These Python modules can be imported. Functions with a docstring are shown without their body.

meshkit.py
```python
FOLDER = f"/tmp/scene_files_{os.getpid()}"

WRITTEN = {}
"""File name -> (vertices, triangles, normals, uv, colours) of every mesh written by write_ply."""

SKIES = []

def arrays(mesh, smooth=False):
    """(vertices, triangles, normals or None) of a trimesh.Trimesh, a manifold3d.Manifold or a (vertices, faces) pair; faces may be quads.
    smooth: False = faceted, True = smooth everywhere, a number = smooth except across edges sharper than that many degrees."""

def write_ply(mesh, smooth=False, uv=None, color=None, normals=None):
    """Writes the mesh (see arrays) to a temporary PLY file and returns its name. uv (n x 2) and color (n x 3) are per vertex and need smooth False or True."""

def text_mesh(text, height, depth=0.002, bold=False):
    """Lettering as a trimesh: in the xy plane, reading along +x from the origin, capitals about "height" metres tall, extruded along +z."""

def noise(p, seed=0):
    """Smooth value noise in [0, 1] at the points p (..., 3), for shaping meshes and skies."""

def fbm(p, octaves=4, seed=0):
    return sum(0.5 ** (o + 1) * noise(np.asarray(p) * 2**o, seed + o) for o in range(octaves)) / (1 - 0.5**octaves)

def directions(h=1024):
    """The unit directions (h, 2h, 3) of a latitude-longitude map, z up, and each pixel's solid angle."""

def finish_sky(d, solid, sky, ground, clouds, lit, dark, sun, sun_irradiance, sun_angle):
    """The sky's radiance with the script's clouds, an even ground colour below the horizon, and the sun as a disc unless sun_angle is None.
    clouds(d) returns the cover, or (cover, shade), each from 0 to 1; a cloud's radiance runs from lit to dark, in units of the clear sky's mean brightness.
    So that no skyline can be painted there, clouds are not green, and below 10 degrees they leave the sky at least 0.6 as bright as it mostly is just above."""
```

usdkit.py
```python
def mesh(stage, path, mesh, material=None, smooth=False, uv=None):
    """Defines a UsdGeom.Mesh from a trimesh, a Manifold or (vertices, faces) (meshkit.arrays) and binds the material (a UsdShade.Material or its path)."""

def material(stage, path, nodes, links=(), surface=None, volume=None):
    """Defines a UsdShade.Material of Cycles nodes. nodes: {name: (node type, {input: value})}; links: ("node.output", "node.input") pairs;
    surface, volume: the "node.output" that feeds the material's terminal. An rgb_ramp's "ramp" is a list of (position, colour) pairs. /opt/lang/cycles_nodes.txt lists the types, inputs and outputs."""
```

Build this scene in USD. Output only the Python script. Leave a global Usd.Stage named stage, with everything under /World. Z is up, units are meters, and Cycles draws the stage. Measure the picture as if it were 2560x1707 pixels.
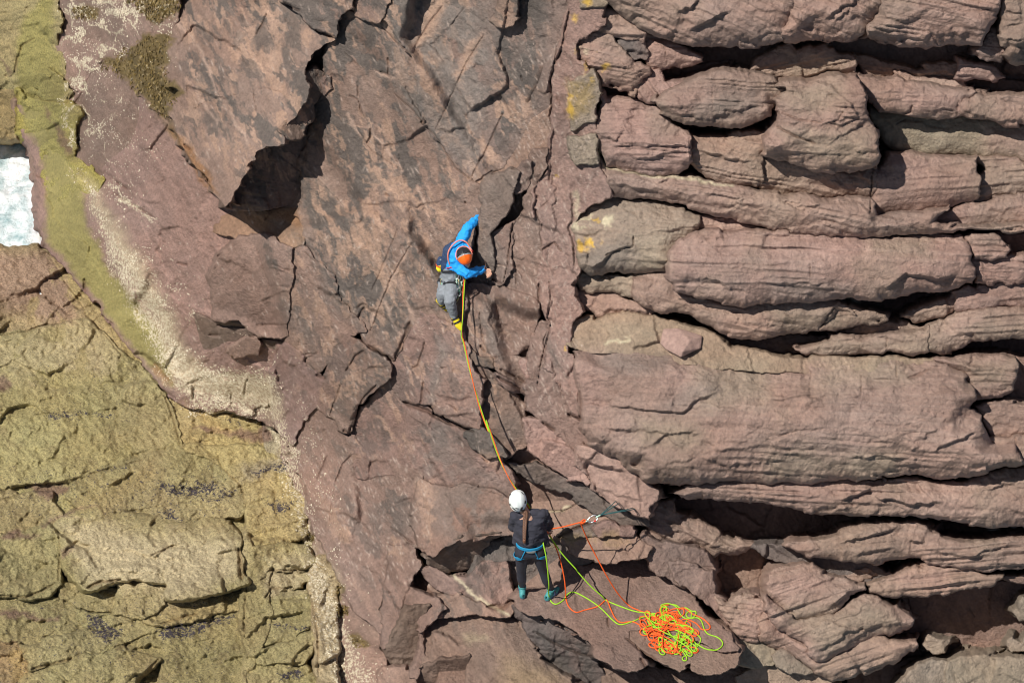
from concurrent.futures import ThreadPoolExecutor
import math, numpy as np, trimesh, usdkit, manifold3d
from manifold3d import Manifold
from scipy import ndimage
from scipy.interpolate import RBFInterpolator
from pxr import Usd, UsdGeom, UsdLux, UsdShade, Gf, Sdf, Vt

stage = Usd.Stage.CreateInMemory()
UsdGeom.SetStageUpAxis(stage, 'Z'); UsdGeom.SetStageMetersPerUnit(stage, 1.0)
UsdGeom.Xform.Define(stage, '/World'); UsdGeom.Scope.Define(stage, '/World/Looks')

# ------------------------------------------------------------------ camera, sky, sun, exposure
PITCH = math.radians(45.0); FPX = 11600.0; DIST = 60.0; W0, H0 = 2560.0, 1707.0
SEA_LEVEL = -0.33
RGT = np.array([1.0, 0, 0]); UPV = np.array([0, math.sin(PITCH), math.cos(PITCH)]); BCK = np.array([0, -math.cos(PITCH), math.sin(PITCH)])
EYE = BCK * DIST + np.array([0, 0, 2.0])            # looks down at the cliff foot from sixty metres
cam = UsdGeom.Camera.Define(stage, '/World/camera')
cam.CreateHorizontalApertureAttr(36.0); cam.CreateVerticalApertureAttr(36.0 * 682 / 1024)
cam.CreateFocalLengthAttr(36.0 * FPX / W0); cam.CreateClippingRangeAttr(Gf.Vec2f(1, 20000))
cam.CreateExposureAttr(EXPOSURE := 0.17)
cam.AddTransformOp().Set(Gf.Matrix4d(*RGT, 0, *UPV, 0, *BCK, 0, *EYE, 1))

SUN = np.array([-0.437, -0.331, 0.8375]); SUN /= np.linalg.norm(SUN)
EL, AZ = math.asin(SUN[2]), math.atan2(SUN[0], SUN[1])
usdkit.material(stage, '/World/Looks/sky', {'s': ('sky_texture', {'sky_type': 'single_scattering', 'sun_disc': False, 'sun_elevation': EL, 'sun_rotation': AZ, 'altitude': 20.0}),
    'b': ('background_shader', {'strength': 0.06})}, [('s.color', 'b.color')], surface='b.background')
dome = UsdLux.DomeLight.Define(stage, '/World/sky')
UsdShade.MaterialBindingAPI.Apply(dome.GetPrim()).Bind(UsdShade.Material.Get(stage, '/World/Looks/sky'))
sun = UsdLux.DistantLight.Define(stage, '/World/sun')
sun.CreateNormalizeAttr(True); sun.CreateIntensityAttr(1.25); sun.CreateAngleAttr(0.5); sun.CreateColorAttr(Gf.Vec3f(1.0, 0.945, 0.86))
_z = SUN; _x = np.cross([0, 0, 1.0], _z); _x /= np.linalg.norm(_x); _y = np.cross(_z, _x)
sun.AddTransformOp().Set(Gf.Matrix4d(*_x, 0, *_y, 0, *_z, 0, 0, 0, 0, 1))

# ------------------------------------------------------------------ places: survey points of the photograph turned into points of the world
TAGS = {'O': (0, 0, .91875), 'A': (1050, 1050, 3.92), 'B': (1100, 380, 3.92), 'D': (1100, 700, 3.92), 'E': (1380, 1230, 8.2536),
        'G': (1050, 500, 4.613), 'K': (1240, 1200, 4.75), 'R': (1560, 1480, 8.4), 'T': (0, 0, 1.0)}
for k in range(12):
    TAGS[str(k + 1)] = ((k % 4) * 640, (0, 570, 1137)[k // 4], 2.7516)

def P(text):
    out = []
    for part in text.split(';'):
        tag, pts = part.split(':'); ox, oy, s = TAGS[tag.strip()]
        for p in pts.split():
            a, b = p.split(','); out.append((ox + float(a) / s, oy + float(b) / s))
    return np.array(out)

def at(x, y, h):
    """The point that stands h metres out from the middle plane of the cliff (the plane sixty metres from the camera)."""
    x, y, h = np.broadcast_arrays(np.asarray(x, float), np.asarray(y, float), np.asarray(h, float))
    d = DIST - h
    return EYE + ((x - W0 / 2) / FPX * d)[..., None] * RGT - ((y - H0 / 2) / FPX * d)[..., None] * UPV - d[..., None] * BCK

def atz(x, y, z):
    r = (x - W0 / 2) / FPX * RGT - (y - H0 / 2) / FPX * UPV - BCK
    return EYE + r * ((z - EYE[2]) / r[2])

def h_of(p):
    return DIST - float(np.dot(EYE - np.asarray(p), BCK))

def px_of(p):
    v = np.asarray(p) - EYE; d = -np.dot(v, BCK)
    return np.array([W0 / 2 + np.dot(v, RGT) / d * FPX, H0 / 2 - np.dot(v, UPV) / d * FPX])

# ------------------------------------------------------------------ helpers
USED = {}
def numbered(path):
    n = USED.get(path, 0); USED[path] = n + 1
    return path if n == 0 else f'{path}_{n:03d}'

def tag(prim, label=None, category=None, group=None, kind=None):
    prim = prim.GetPrim() if hasattr(prim, 'GetPrim') else prim
    for k, v in (('label', label), ('category', category), ('group', group), ('kind', kind)):
        if v: prim.SetCustomDataByKey(k, v)
    return prim

def thing(name, label, category, loc=None, group=None, kind=None):
    x = UsdGeom.Xform.Define(stage, numbered('/World/' + name))
    if loc is not None: x.AddTranslateOp().Set(Gf.Vec3d(*map(float, loc)))
    tag(x, label, category, group, kind)
    x.loc = np.zeros(3) if loc is None else np.asarray(loc, float)
    return x

def part(parent, name, mesh, mat, smooth=40, label=None):
    """A mesh given in world coordinates, hung under a thing or a part."""
    path = numbered(f'{parent.GetPath()}/{name}')
    v, f = (mesh.vertices, mesh.faces) if hasattr(mesh, 'vertices') else mesh
    v, f = np.asarray(v), np.asarray(f); keep = np.unique(f); f = np.searchsorted(keep, f); v = v[keep]; loc = getattr(parent, 'loc', np.zeros(3))
    m = usdkit.mesh(stage, path, (np.asarray(v) - loc, f), MAT[mat], smooth=smooth)
    m.loc = loc
    if label: tag(m, label)
    return m

_rng = np.random.RandomState(7); _LAT = _rng.rand(257, 257).astype(np.float32); _LAT[256] = _LAT[0]; _LAT[:, 256] = _LAT[:, 0]
_FLAT = _LAT.ravel(); _POOL = ThreadPoolExecutor(4)
def _noise(x, y, sx, sy):
    x = x + np.float32(sx); y = y + np.float32(sy); u = np.floor(x); v = np.floor(y)
    k = (u.astype(np.int32) & 255) * 257 + (v.astype(np.int32) & 255); u = x - u; v = y - v
    u = u * u * (3 - 2 * u); v = v * v * (3 - 2 * v)
    a = _FLAT.take(k); b = _FLAT.take(k + 257); c = _FLAT.take(k + 1); d = _FLAT.take(k + 258)
    a += (b - a) * u; c += (d - c) * u
    return a + (c - a) * v - np.float32(.5)
def noise(x, y, seed=0):
    """Smooth value noise between -0.5 and 0.5."""
    x, y = np.broadcast_arrays(np.asarray(x, np.float32), np.asarray(y, np.float32)); sx, sy = seed * 17.31 + 1000, seed * 41.77 + 1000
    if x.ndim < 2 or x.size < 60000: return _noise(x, y, sx, sy)
    n = (len(x) + 3) // 4
    return np.concatenate(list(_POOL.map(lambda q: _noise(x[q:q + n], y[q:q + n], sx, sy), range(0, len(x), n))))

def fbm(x, y, s, o=4, seed=0, gain=.5):
    t, amp, tot = 0, 1.0, 0
    for k in range(o):
        t = t + amp * noise(x / s * 2 ** k * (1 + .03 * k), y / s * 2 ** k, seed + k * 3); tot += amp; amp *= gain
    return t / tot

def sstep(a, b, x):
    t = np.clip((x - a) / (b - a), 0, 1); return t * t * (3 - 2 * t)

def poly_sd(x, y, pts):
    """Distance to the outline in pixels of the photograph, positive inside."""
    d2 = np.full(x.shape, 1e12, np.float32); ins = np.zeros(x.shape, bool)
    for (ax, ay), (bx, by) in zip(pts, np.roll(pts, -1, 0)):
        ex, ey = bx - ax, by - ay; L = ex * ex + ey * ey + 1e-9
        t = np.clip(((x - ax) * ex + (y - ay) * ey) / L, 0, 1)
        d2 = np.minimum(d2, (x - ax - t * ex) ** 2 + (y - ay - t * ey) ** 2)
        if ay != by:
            ins ^= ((ay > y) != (by > y)) & (x < ex * (y - ay) / ey + ax)
    d = np.sqrt(d2); return np.where(ins, d, -d)

def line_d(x, y, pts):
    """(distance to a polyline, signed side: positive below / right of its travel)."""
    d2 = np.full(x.shape, 1e12, np.float32); side = np.zeros(x.shape, np.float32); at_ = np.zeros(x.shape, np.float32); L0 = 0; tot = np.sum(np.hypot(*np.diff(pts, axis=0).T))
    for (ax, ay), (bx, by) in zip(pts[:-1], pts[1:]):
        ex, ey = bx - ax, by - ay; L = ex * ex + ey * ey + 1e-9
        t = np.clip(((x - ax) * ex + (y - ay) * ey) / L, 0, 1)
        q = (x - ax - t * ex) ** 2 + (y - ay - t * ey) ** 2
        n = q < d2
        d2 = np.where(n, q, d2); side = np.where(n, np.sign(ex * (y - ay) - ey * (x - ax)), side); at_ = np.where(n, (L0 + t * math.sqrt(L)) / tot, at_); L0 += math.sqrt(L)
    return np.sqrt(d2), side, at_

def chaikin(p, n=1):
    for _ in range(n):
        q = np.roll(p, -1, 0); p = np.stack([.75 * p + .25 * q, .25 * p + .75 * q], 1).reshape(-1, 2)
    return p
# ------------------------------------------------------------------ materials
MAT = {}
def M(name, nodes, links, surface='p.BSDF'):
    MAT[name] = usdkit.material(stage, f'/World/Looks/{name}', nodes, links, surface=surface)
def plain(name, col, rough=.7, var=.12, scale=40., bump=0., bscale=300., metallic=0., **kw):
    n = {'g': ('geometry', {}), 'n': ('noise_texture', {'scale': scale, 'detail': 3.0}), 'r': ('rgb_ramp', {'ramp': [(.3, tuple(c * (1 - var) for c in col)), (.7, tuple(min(1, c * (1 + var)) for c in col))]}),
         'p': ('principled_bsdf', {'roughness': rough, 'metallic': metallic, **kw})}
    l = [('g.position', 'n.vector'), ('n.fac', 'r.fac'), ('r.color', 'p.base_color')]
    if bump:
        n['m'] = ('noise_texture', {'scale': bscale, 'detail': 3.0}); n['b'] = ('bump', {'strength': .6, 'distance': bump}); l += [('g.position', 'm.vector'), ('m.fac', 'b.height'), ('b.normal', 'p.normal')]
    M(name, n, l)

# rock: the stone's own colour per point, grain, barnacle and mussel specks, fine relief
M('stone', {
    'g': ('geometry', {}), 'c': ('attribute', {'attribute': 'stone'}), 'l': ('attribute', {'attribute': 'growth'}), 'sep': ('separate_color', {'color_type': 'rgb'}),
    'n1': ('noise_texture', {'scale': 24.0, 'detail': 6.0, 'roughness': .68}), 'r1': ('rgb_ramp', {'ramp': [(.25, (.72, .72, .73)), (.5, (1, 1, 1)), (.75, (1.30, 1.27, 1.24))]}),
    'm1': ('mix_color', {'blend_type': 'multiply', 'fac': 1.0, 'use_clamp': False}),
    'nb': ('noise_texture', {'scale': 27.0, 'detail': 5.0, 'roughness': .72}), 'vb': ('voronoi_texture', {'scale': 95.0}),
    'inv': ('math', {'math_type': 'multiply_add', 'value2': -.30, 'value3': .76}), 'd': ('math', {'math_type': 'subtract'}), 's': ('math', {'math_type': 'multiply', 'value2': 16.0, 'use_clamp': True}),
    'gate': ('math', {'math_type': 'greater_than', 'value2': .02}), 's2': ('math', {'math_type': 'multiply'}),
    'nc': ('noise_texture', {'scale': 130.0, 'detail': 2.0}), 'rc': ('rgb_ramp', {'ramp': [(.3, (.42, .35, .23)), (.7, (.66, .59, .45))]}),
    'm2': ('mix_color', {'blend_type': 'mix'}),
    'nm': ('noise_texture', {'scale': 26.0, 'detail': 5.0, 'roughness': .75}), 'im': ('math', {'math_type': 'multiply_add', 'value2': -.30, 'value3': .72}), 'dm': ('math', {'math_type': 'subtract'}), 'sm': ('math', {'math_type': 'multiply', 'value2': 18.0, 'use_clamp': True}), 'gm': ('math', {'math_type': 'greater_than', 'value2': .02}), 'sm2': ('math', {'math_type': 'multiply'}),
    'm3': ('mix_color', {'blend_type': 'mix', 'b': (.050, .042, .052)}),
    'pn': ('noise_texture', {'scale': 48.0, 'detail': 4.0, 'roughness': .7}), 'pr': ('rgb_ramp', {'ramp': [(.30, (.42, .38, .36)), (.45, (.95, .95, .95)), (.72, (1.3, 1.28, 1.25))]}), 'm4': ('mix_color', {'blend_type': 'multiply', 'use_clamp': False}),
    'bn': ('noise_texture', {'scale': 30.0, 'detail': 7.0, 'roughness': .68}), 'b': ('bump', {'strength': 1.0, 'distance': .032}),
    'p': ('principled_bsdf', {'roughness': .86, 'specular_ior_level': .25})},
  [('g.position', 'n1.vector'), ('n1.fac', 'r1.fac'), ('c.color', 'm1.a'), ('r1.color', 'm1.b'), ('l.color', 'sep.color'),
   ('g.position', 'pn.vector'), ('pn.fac', 'pr.fac'), ('m1.result', 'm4.a'), ('pr.color', 'm4.b'), ('sep.b', 'm4.fac'),
   ('g.position', 'nb.vector'), ('sep.r', 'inv.value1'), ('nb.fac', 'd.value1'), ('inv.value', 'd.value2'), ('d.value', 's.value1'), ('sep.r', 'gate.value1'), ('s.value', 's2.value1'), ('gate.value', 's2.value2'),
   ('g.position', 'nc.vector'), ('nc.fac', 'rc.fac'), ('m4.result', 'm2.a'), ('rc.color', 'm2.b'), ('s2.value', 'm2.fac'),
   ('g.position', 'nm.vector'), ('sep.g', 'im.value1'), ('nm.fac', 'dm.value1'), ('im.value', 'dm.value2'), ('dm.value', 'sm.value1'), ('sep.g', 'gm.value1'), ('sm.value', 'sm2.value1'), ('gm.value', 'sm2.value2'), ('m2.result', 'm3.a'), ('sm2.value', 'm3.fac'),
   ('m3.result', 'p.base_color'), ('g.position', 'bn.vector'), ('bn.fac', 'b.height'), ('b.normal', 'p.normal')])
# sea: churned white water
M('sea', {'g': ('geometry', {}), 'n': ('noise_texture', {'scale': 2.6, 'detail': 7.0, 'roughness': .62, 'distortion': .8}), 'r': ('rgb_ramp', {'ramp': [(.34, (.24, .36, .38)), (.46, (.52, .61, .63)), (.58, (.80, .83, .85))]}),
          'm': ('noise_texture', {'scale': 22.0, 'detail': 5.0, 'roughness': .7}), 'b': ('bump', {'strength': .8, 'distance': .05}), 'p': ('principled_bsdf', {'roughness': .45})},
  [('g.position', 'n.vector'), ('n.fac', 'r.fac'), ('r.color', 'p.base_color'), ('g.position', 'm.vector'), ('m.fac', 'b.height'), ('b.normal', 'p.normal')])
M('open_sea', {'g': ('geometry', {}), 'n': ('noise_texture', {'scale': .35, 'detail': 6.0}), 'b': ('bump', {'strength': .5, 'distance': .5}), 'p': ('principled_bsdf', {'base_color': (.02, .055, .065), 'roughness': .12})},
  [('g.position', 'n.vector'), ('n.fac', 'b.height'), ('b.normal', 'p.normal')])
# ------------------------------------------------------------------ the rock: every block of the cliff and of the shore platform with its outline,
# how far it stands out (m), tilt, and the look of its stone.  b: bedded ledges, s: jointed slab, p: shore platform, f: broken facet
ROCK = []
def R(name, style, off, pts, tx=0.0, ty=0.0, col=None, **k):
    ROCK.append(dict(name=name, style=style, off=off, pts=P(pts), tx=tx, ty=ty, col=col, **k))

# --- top layer of the bedded wall
R('rock_ledge', 'b', .55, '3: 640,-420 655,5 700,60 800,130 930,215 1100,290 1250,318 1450,318 1700,300; 4: 0,300 95,288 110,190 170,40 175,-420', ba=24, ty=.1)
R('rock_ledge', 'b', .52, '4: 178,-420 173,60 108,240 112,295 170,300 330,252 400,275 520,290 620,250 675,200 765,60 800,-420', ba=28, ty=.1)
R('rock_ledge', 'b', .6, '4: 840,-420 765,100 695,190 682,255 760,280 900,310 1080,322 1200,300 1460,300 1480,230 1580,60 1600,-420', ba=8, tx=.12)
R('rock_block', 'b', .42, '4: 1530,190 1590,205 1605,270 1608,420 1500,415 1440,350 1475,300', ba=5)
R('rock_ledge', 'b', .6, '4: 1640,-420 1605,40 1590,190 1625,270 1632,380 1680,425 1761,430 2250,430 2250,-420', ba=2)
R('rock_block', 'b', .3, '4: 1590,40 1560,130 1590,200 1640,180 1650,60', ba=5)
# --- recessed second layer
R('rock_block', 'b', .33, '3: 630,55 720,90 905,215 895,292 830,285 690,250 620,205', col='pink')
R('rock_block', 'b', .25, '3: 900,215 1090,300 1300,405 1240,440 1060,470 960,490 915,400 895,290', col='pink')
R('rock_recess', 's', -.15, '3: 1060,230 1500,240 1761,220; 4: 200,200 700,180 1000,240 1300,270 1761,320 2250,320 2250,520 1761,510 1320,480 1000,490 850,460 600,420 500,440 0,440; 3: 1640,470 1480,450 1250,440', ty=-.1)
R('rock_block', 'b', .12, '3: 1650,460 1690,400 1761,368; 4: 60,355 140,325 180,365 390,315 480,405 590,430 570,490 400,500 180,528 0,520; 3: 1761,515 1690,492', ba=-12)
R('rock_block', 'b', .13, '4: 1305,415 1400,425 1540,470 1640,540 1590,562 1440,562 1300,550', col='pink')
R('rock_recess', 's', -.22, '4: 400,430 700,400 900,440 1320,430 1761,470 2250,470 2250,660 1761,665 1400,650 1050,590 870,560 800,580 650,560 450,570', ty=-.1)
R('rock_block', 'b', .0, '4: 600,400 860,440 1000,470 1310,465 1300,560 900,480 780,540 650,510')
R('rock_block', 'b', .05, '4: 865,512 890,490 1080,540 1260,568 1350,563 1355,600 1290,625 1150,610 1060,588 870,548', col='pink')
R('rock_recess', 's', -.15, '4: 1340,560 1590,570 1761,570 2250,560 2250,680 1761,675 1400,670')
# --- third layer
R('rock_block', 'b', .36, '3: 455,270 620,200 690,250 720,330 800,400 820,440 930,470 940,500 890,540 850,620 760,600 620,580 560,520 480,500 460,330', ba=12)
R('rock_block', 'b', .3, '3: 830,590 890,545 885,640 870,665 835,650', col='pink')
R('rock_block', 's', .16, '3: 720,310 760,280 900,300 915,390 830,402 760,382', col='dark')
R('rock_recess', 's', -.05, '3: 680,250 900,280 930,500 820,460 740,390')
R('rock_block', 'b', .3, '3: 890,560 950,500 1010,495 1030,580 1200,575 1100,660 1000,700 970,722 900,690', ba=55, col='pink')
R('rock_recess', 's', -.12, '3: 940,480 1300,440 1480,430 1400,560 1180,640 1000,600')
R('rock_block', 'b', .46, '3: 1000,710 1080,650 1200,580 1400,500 1450,490 1660,490 1761,520; 4: 60,590 110,620 60,700 20,700; 3: 1761,780 1640,850 1560,872 1350,852 1160,832 1040,792 1000,742', ba=4)
R('rock_block', 'b', .62, '4: 112,592 60,600 120,570 400,560 580,540 640,610 660,660 650,740 700,850 740,950 747,1130 720,1155 540,1170 420,1187 280,1150 100,1090 0,1062 -30,960 60,860 100,780 70,740 60,680 120,640', ba=4, rt=1.6)
R('rock_ledge', 'b', .27, '4: 520,545 580,525 700,545 800,570 870,545 1050,590 1240,625 1390,638 1335,690 1312,795 1200,812 1000,800 880,780 760,752 690,680 640,600', ba=4)
R('rock_ledge', 'b', .3, '4: 1330,695 1400,662 1761,660 2250,660 2250,870 1761,872 1600,862 1480,832 1370,802 1318,792', ba=0)
R('rock_ledge', 'b', .06, '4: 700,740 900,780 1200,812 1310,797 1500,845 1761,875 2250,880 2250,1110 1761,1110 1500,1110 1430,1087 1280,1062 1180,1077 950,1057 860,1032 780,950 720,850', ba=2, col='olive', amp=.5)
R('rock_recess', 's', -.2, '4: 620,560 760,740 860,1060 840,1120 700,1200 400,1230 300,1100')
# --- fourth layer
R('rock_ledge', 'b', .42, '3: 620,600 650,680 700,660 840,670 890,722 1000,772 1070,832 1235,932 1222,1020 1232,1152 1100,1212 660,1162 640,1092 580,992 570,900 590,820 640,740 600,640', ba=5, col='pink', rt=2.2, r=26)
R('rock_recess', 's', -.02, '3: 560,560 640,600 860,610 900,720 800,700 640,690', )
R('rock_block', 'b', .34, '3: 1228,1010 1240,952 1480,945 1500,930 1761,900; 4: 20,1000; 3: 1738,1050 1725,1240 1690,1265 1500,1262 1400,1242 1300,1192 1228,1130', ba=8)
R('rock_ledge', 'b', .3, '3: 1712,1100 1740,1050 1761,880; 4: 0,860 60,862 320,980 420,1080 540,1180 722,1150 727,1360 690,1387 550,1372 350,1342 100,1332 0,1302; 3: 1761,1312 1722,1282', ba=9)
R('rock_ledge', 'b', .33, '4: 733,1180 790,1170 835,1070 950,1060 1180,1090 1440,1100 1430,1180 1450,1240 1460,1330 1390,1382 1240,1412 1100,1442 850,1462 760,1482 705,1472 700,1400 731,1350', ba=-6, rt=2.0, amp=.6)
R('rock_ledge', 'b', .18, '4: 1436,1100 1500,1090 1700,1108 2250,1108 2250,1335 1761,1335 1600,1342 1480,1402 1400,1392 1458,1330 1458,1212 1520,1182', ba=-6)
R('rock_ledge', 'b', .28, '4: 1400,1402 1550,1382 1680,1342 1761,1347 2250,1347 2250,1600 1761,1572 1400,1567 1100,1530 1160,1480 1300,1432', ba=-4, col='pink')
# --- fifth band under the white vein
R('rock_ledge', 'b', .5, '3: 570,1080 600,1100 660,1164 830,1194 1100,1218 1300,1244 1480,1278 1761,1314; 4: 100,1342 350,1352 700,1392 760,1484 1000,1462 1250,1432 1160,1500 1120,1540 1400,1570 1761,1575 2250,1600; O: 2470,535 2230,524 2100,536 1960,542 1850,534 1764,523 1690,506 1640,493 1560,467 1480,457 1403,449; 3: 640,1300 610,1180', ba=7, ty=.1)
# --- sixth layer
R('rock_block', 'b', .42, '3: 440,1500 530,1440 690,1365 800,1390 1100,1430 1290,1490 1300,1540; 7: 1290,10 1200,90 1085,190 1070,250 1040,292 900,307 780,292 620,307 530,302 470,262 465,170 450,100', ba=4, col='olive', rt=2.4, tx=-.08)
R('rock_recess', 's', .0, '3: 640,1330 900,1340 1300,1440 1761,1540; 4: 0,1540 300,1530 700,1560; 8: 1380,-30 1761,-30 2250,0 2250,80 1600,60 1000,80 300,60; 7: 1761,30 1300,30; 3: 1000,1430 700,1400', col='olive')
R('rock_block', 'b', .28, '3: 1150,1470 1300,1485 1480,1520 1620,1560; 7: 1761,25 1500,42 1290,50 1210,84 1165,60', col='pink')
R('rock_ledge', 'b', .6, '7: 1080,210 1110,160 1200,90 1290,47 1500,37 1761,22; 8: 260,47 430,62 700,62 900,72 1060,52 1180,42 1280,47 1362,72 1387,160 1407,250 1408,372 1300,402 1150,422 980,442 860,482 700,497 600,482 430,477 200,497 0,512; 7: 1650,527 1480,527 1330,472 1150,442 1110,402 1085,300', ba=3, rt=2.2, r=24, amp=.7)
R('rock_block', 'b', .45, '8: 1368,60 1420,55 1570,60 1640,110 1662,160 1632,202 1440,207 1402,150', ba=0, col='pink')
R('rock_block', 'b', .4, '8: 1408,215 1600,207 1761,190 2250,190 2250,365 1761,362 1640,382 1430,387 1416,290', ba=0, col='pink')
R('rock_recess', 's', .1, '8: 1550,30 1761,40 2250,50 2250,210 1640,210')
R('rock_ledge', 'b', .27, '7: 425,340 480,302 560,318 700,355 850,315 1000,305 1085,315 870,380 842,475 650,442 560,442 470,412', ba=3, col='olive')
R('rock_ledge', 'b', .44, '7: 838,350 1000,315 1080,305 1120,415 1330,475 1480,530 1650,530 1761,515; 8: 0,510 200,495 430,478 600,600 450,550 440,600 352,692 100,712 0,742; 7: 1700,757 1550,742 1400,692 1270,625 1240,602 980,562 870,522 838,490', ba=12, ty=.1)
R('rock_ledge', 'b', .36, '8: 366,692 452,552 560,555 700,590 824,630 700,642 560,662 480,692', ba=-4)
R('rock_slab', 'b', .22, '7: 425,450 470,412 520,448 700,468 850,515 965,565 965,598 820,592 700,577 600,587 480,557 430,512', ba=3, col='pink')
R('rock_block', 'b', .27, '8: 925,622 1040,540 1270,450 1292,560 1180,612 1000,642', ba=-14)
R('rock_ledge', 'b', .34, '8: 1278,440 1400,430 1640,385 1761,365 2250,365 2250,550 1761,547 1640,522 1430,572 1300,567', ba=-8)
R('rock_slab', 'b', .2, '8: 475,710 640,665 830,645 1000,677 1117,690 1107,722 840,732 600,722', ba=-5)
R('rock_ledge', 'b', .4, '8: 205,822 280,810 420,790 440,750 600,740 830,735 1100,720 1117,692 1082,842 980,872 830,847 750,862 620,852 480,882 400,887 290,872 230,852', ba=-7)
R('rock_ledge', 'b', .42, '8: 1118,690 1250,620 1330,590 1500,560 1761,556 2250,556 2250,745 1761,747 1640,762 1400,772 1300,822 1200,852 1085,832', ba=-5)
R('rock_recess', 's', -.2, '7: 980,540 1240,580 1420,680 1761,740; 8: 0,720 200,690 500,560 700,480 1000,430 1400,380 1761,370 2250,380 2250,950 1761,950 1400,930 900,940 400,930 0,900; 7: 1761,880 1550,840 1430,770 1250,720')
R('rock_slab', 'b', .1, '7: 1420,722 1560,748 1761,755; 8: 0,750 200,725 430,770 200,832 100,852 0,852; 7: 1761,852 1550,822 1440,772', col='dark')
# --- seventh: the great block
R('rock_ledge', 's', .42, '7: 425,655 600,605 760,585 980,600 1100,660 1420,750 1500,830 1761,870; 8: 0,890 200,900 480,915 650,905 880,900 960,915 1130,905; 8: 900,980 0,990; 7: 1500,960 1160,930 800,850 520,850 400,790', ty=.55, col='ochre')
R('rock_block', 'b', .74, '7: 455,860 520,820 700,790 840,800 1000,822 1160,890 1300,880 1420,900 1600,940 1761,960; 8: 0,960 200,940 480,940 650,920 880,905 960,920 1130,910 1215,950 1330,1010 1425,1110 1437,1160 1352,1232 1450,1312 1490,1392 1535,1472 1700,1485 1740,1600; 12: 1720,55 1500,120 1350,132 1220,152 1080,138 900,142 700,150 430,154 280,180 0,183; 11: 1500,172 1300,192 1060,182 950,182 880,110 690,0; 7: 690,1568 560,1500 500,1430 480,1280 470,1120 440,960', ba=3, rt=3.0, amp=.9, ty=.1)
R('rock_block', 'b', .5, '8: 1140,905 1400,895 1590,890 1695,920 1702,1000 1690,1110 1610,1162 1442,1157 1390,1040 1330,1000', ba=2, rt=2.0)
R('rock_block', 'b', .5, '8: 1432,1240 1500,1207 1761,1202 2250,1202 2250,1430 1761,1440 1560,1442 1535,1402 1492,1330', ba=3)
R('rock_recess', 's', .15, '8: 1640,880 1761,920 2250,920 2250,1220 1400,1240 1340,1220 1440,1140 1650,1120')
R('rock_ledge', 'b', .62, '8: 1540,1450 1761,1445 2250,1445 2250,1620 ; 12: 2250,60 1761,80 1740,40', ba=-4)
R('rock_ledge', 'b', .6, '12: 1755,75 2250,60 2250,470 1761,482 1560,492 1400,467 1200,452 1100,432 900,402 700,407 360,397 250,372 0,322; 11: 1500,292 1160,292 1145,262 1250,200 1500,190; 12: 0,190 280,184 530,172 700,185 950,188 1200,192 1340,198 1420,160 1600,130', ba=5, rt=1.6, ty=.1)
R('rock_slab', 's', .62, '11: 460,-60 690,-10 800,55 900,135 980,225 1010,292 980,310 935,335 920,412 700,335 560,245 530,150 460,60', ba=28, tx=-.1, col='pink')
R('rock_block', 'b', .16, '11: 905,440 960,300 1080,340 1150,405 1300,478 1540,580 1662,630 1540,672 1400,677 1280,642 1120,637 1000,592 920,502', ba=22, rt=1.6, tx=-.22)
R('rock_recess', 's', -.3, '11: 1040,280 1761,300; 12: 0,320 300,380 600,400 900,400 1300,450 1761,470 2250,460 2250,600 1600,600 1300,610 900,500 500,540 130,640 0,650; 11: 1761,660 1640,660 1300,500 1120,420')
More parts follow.
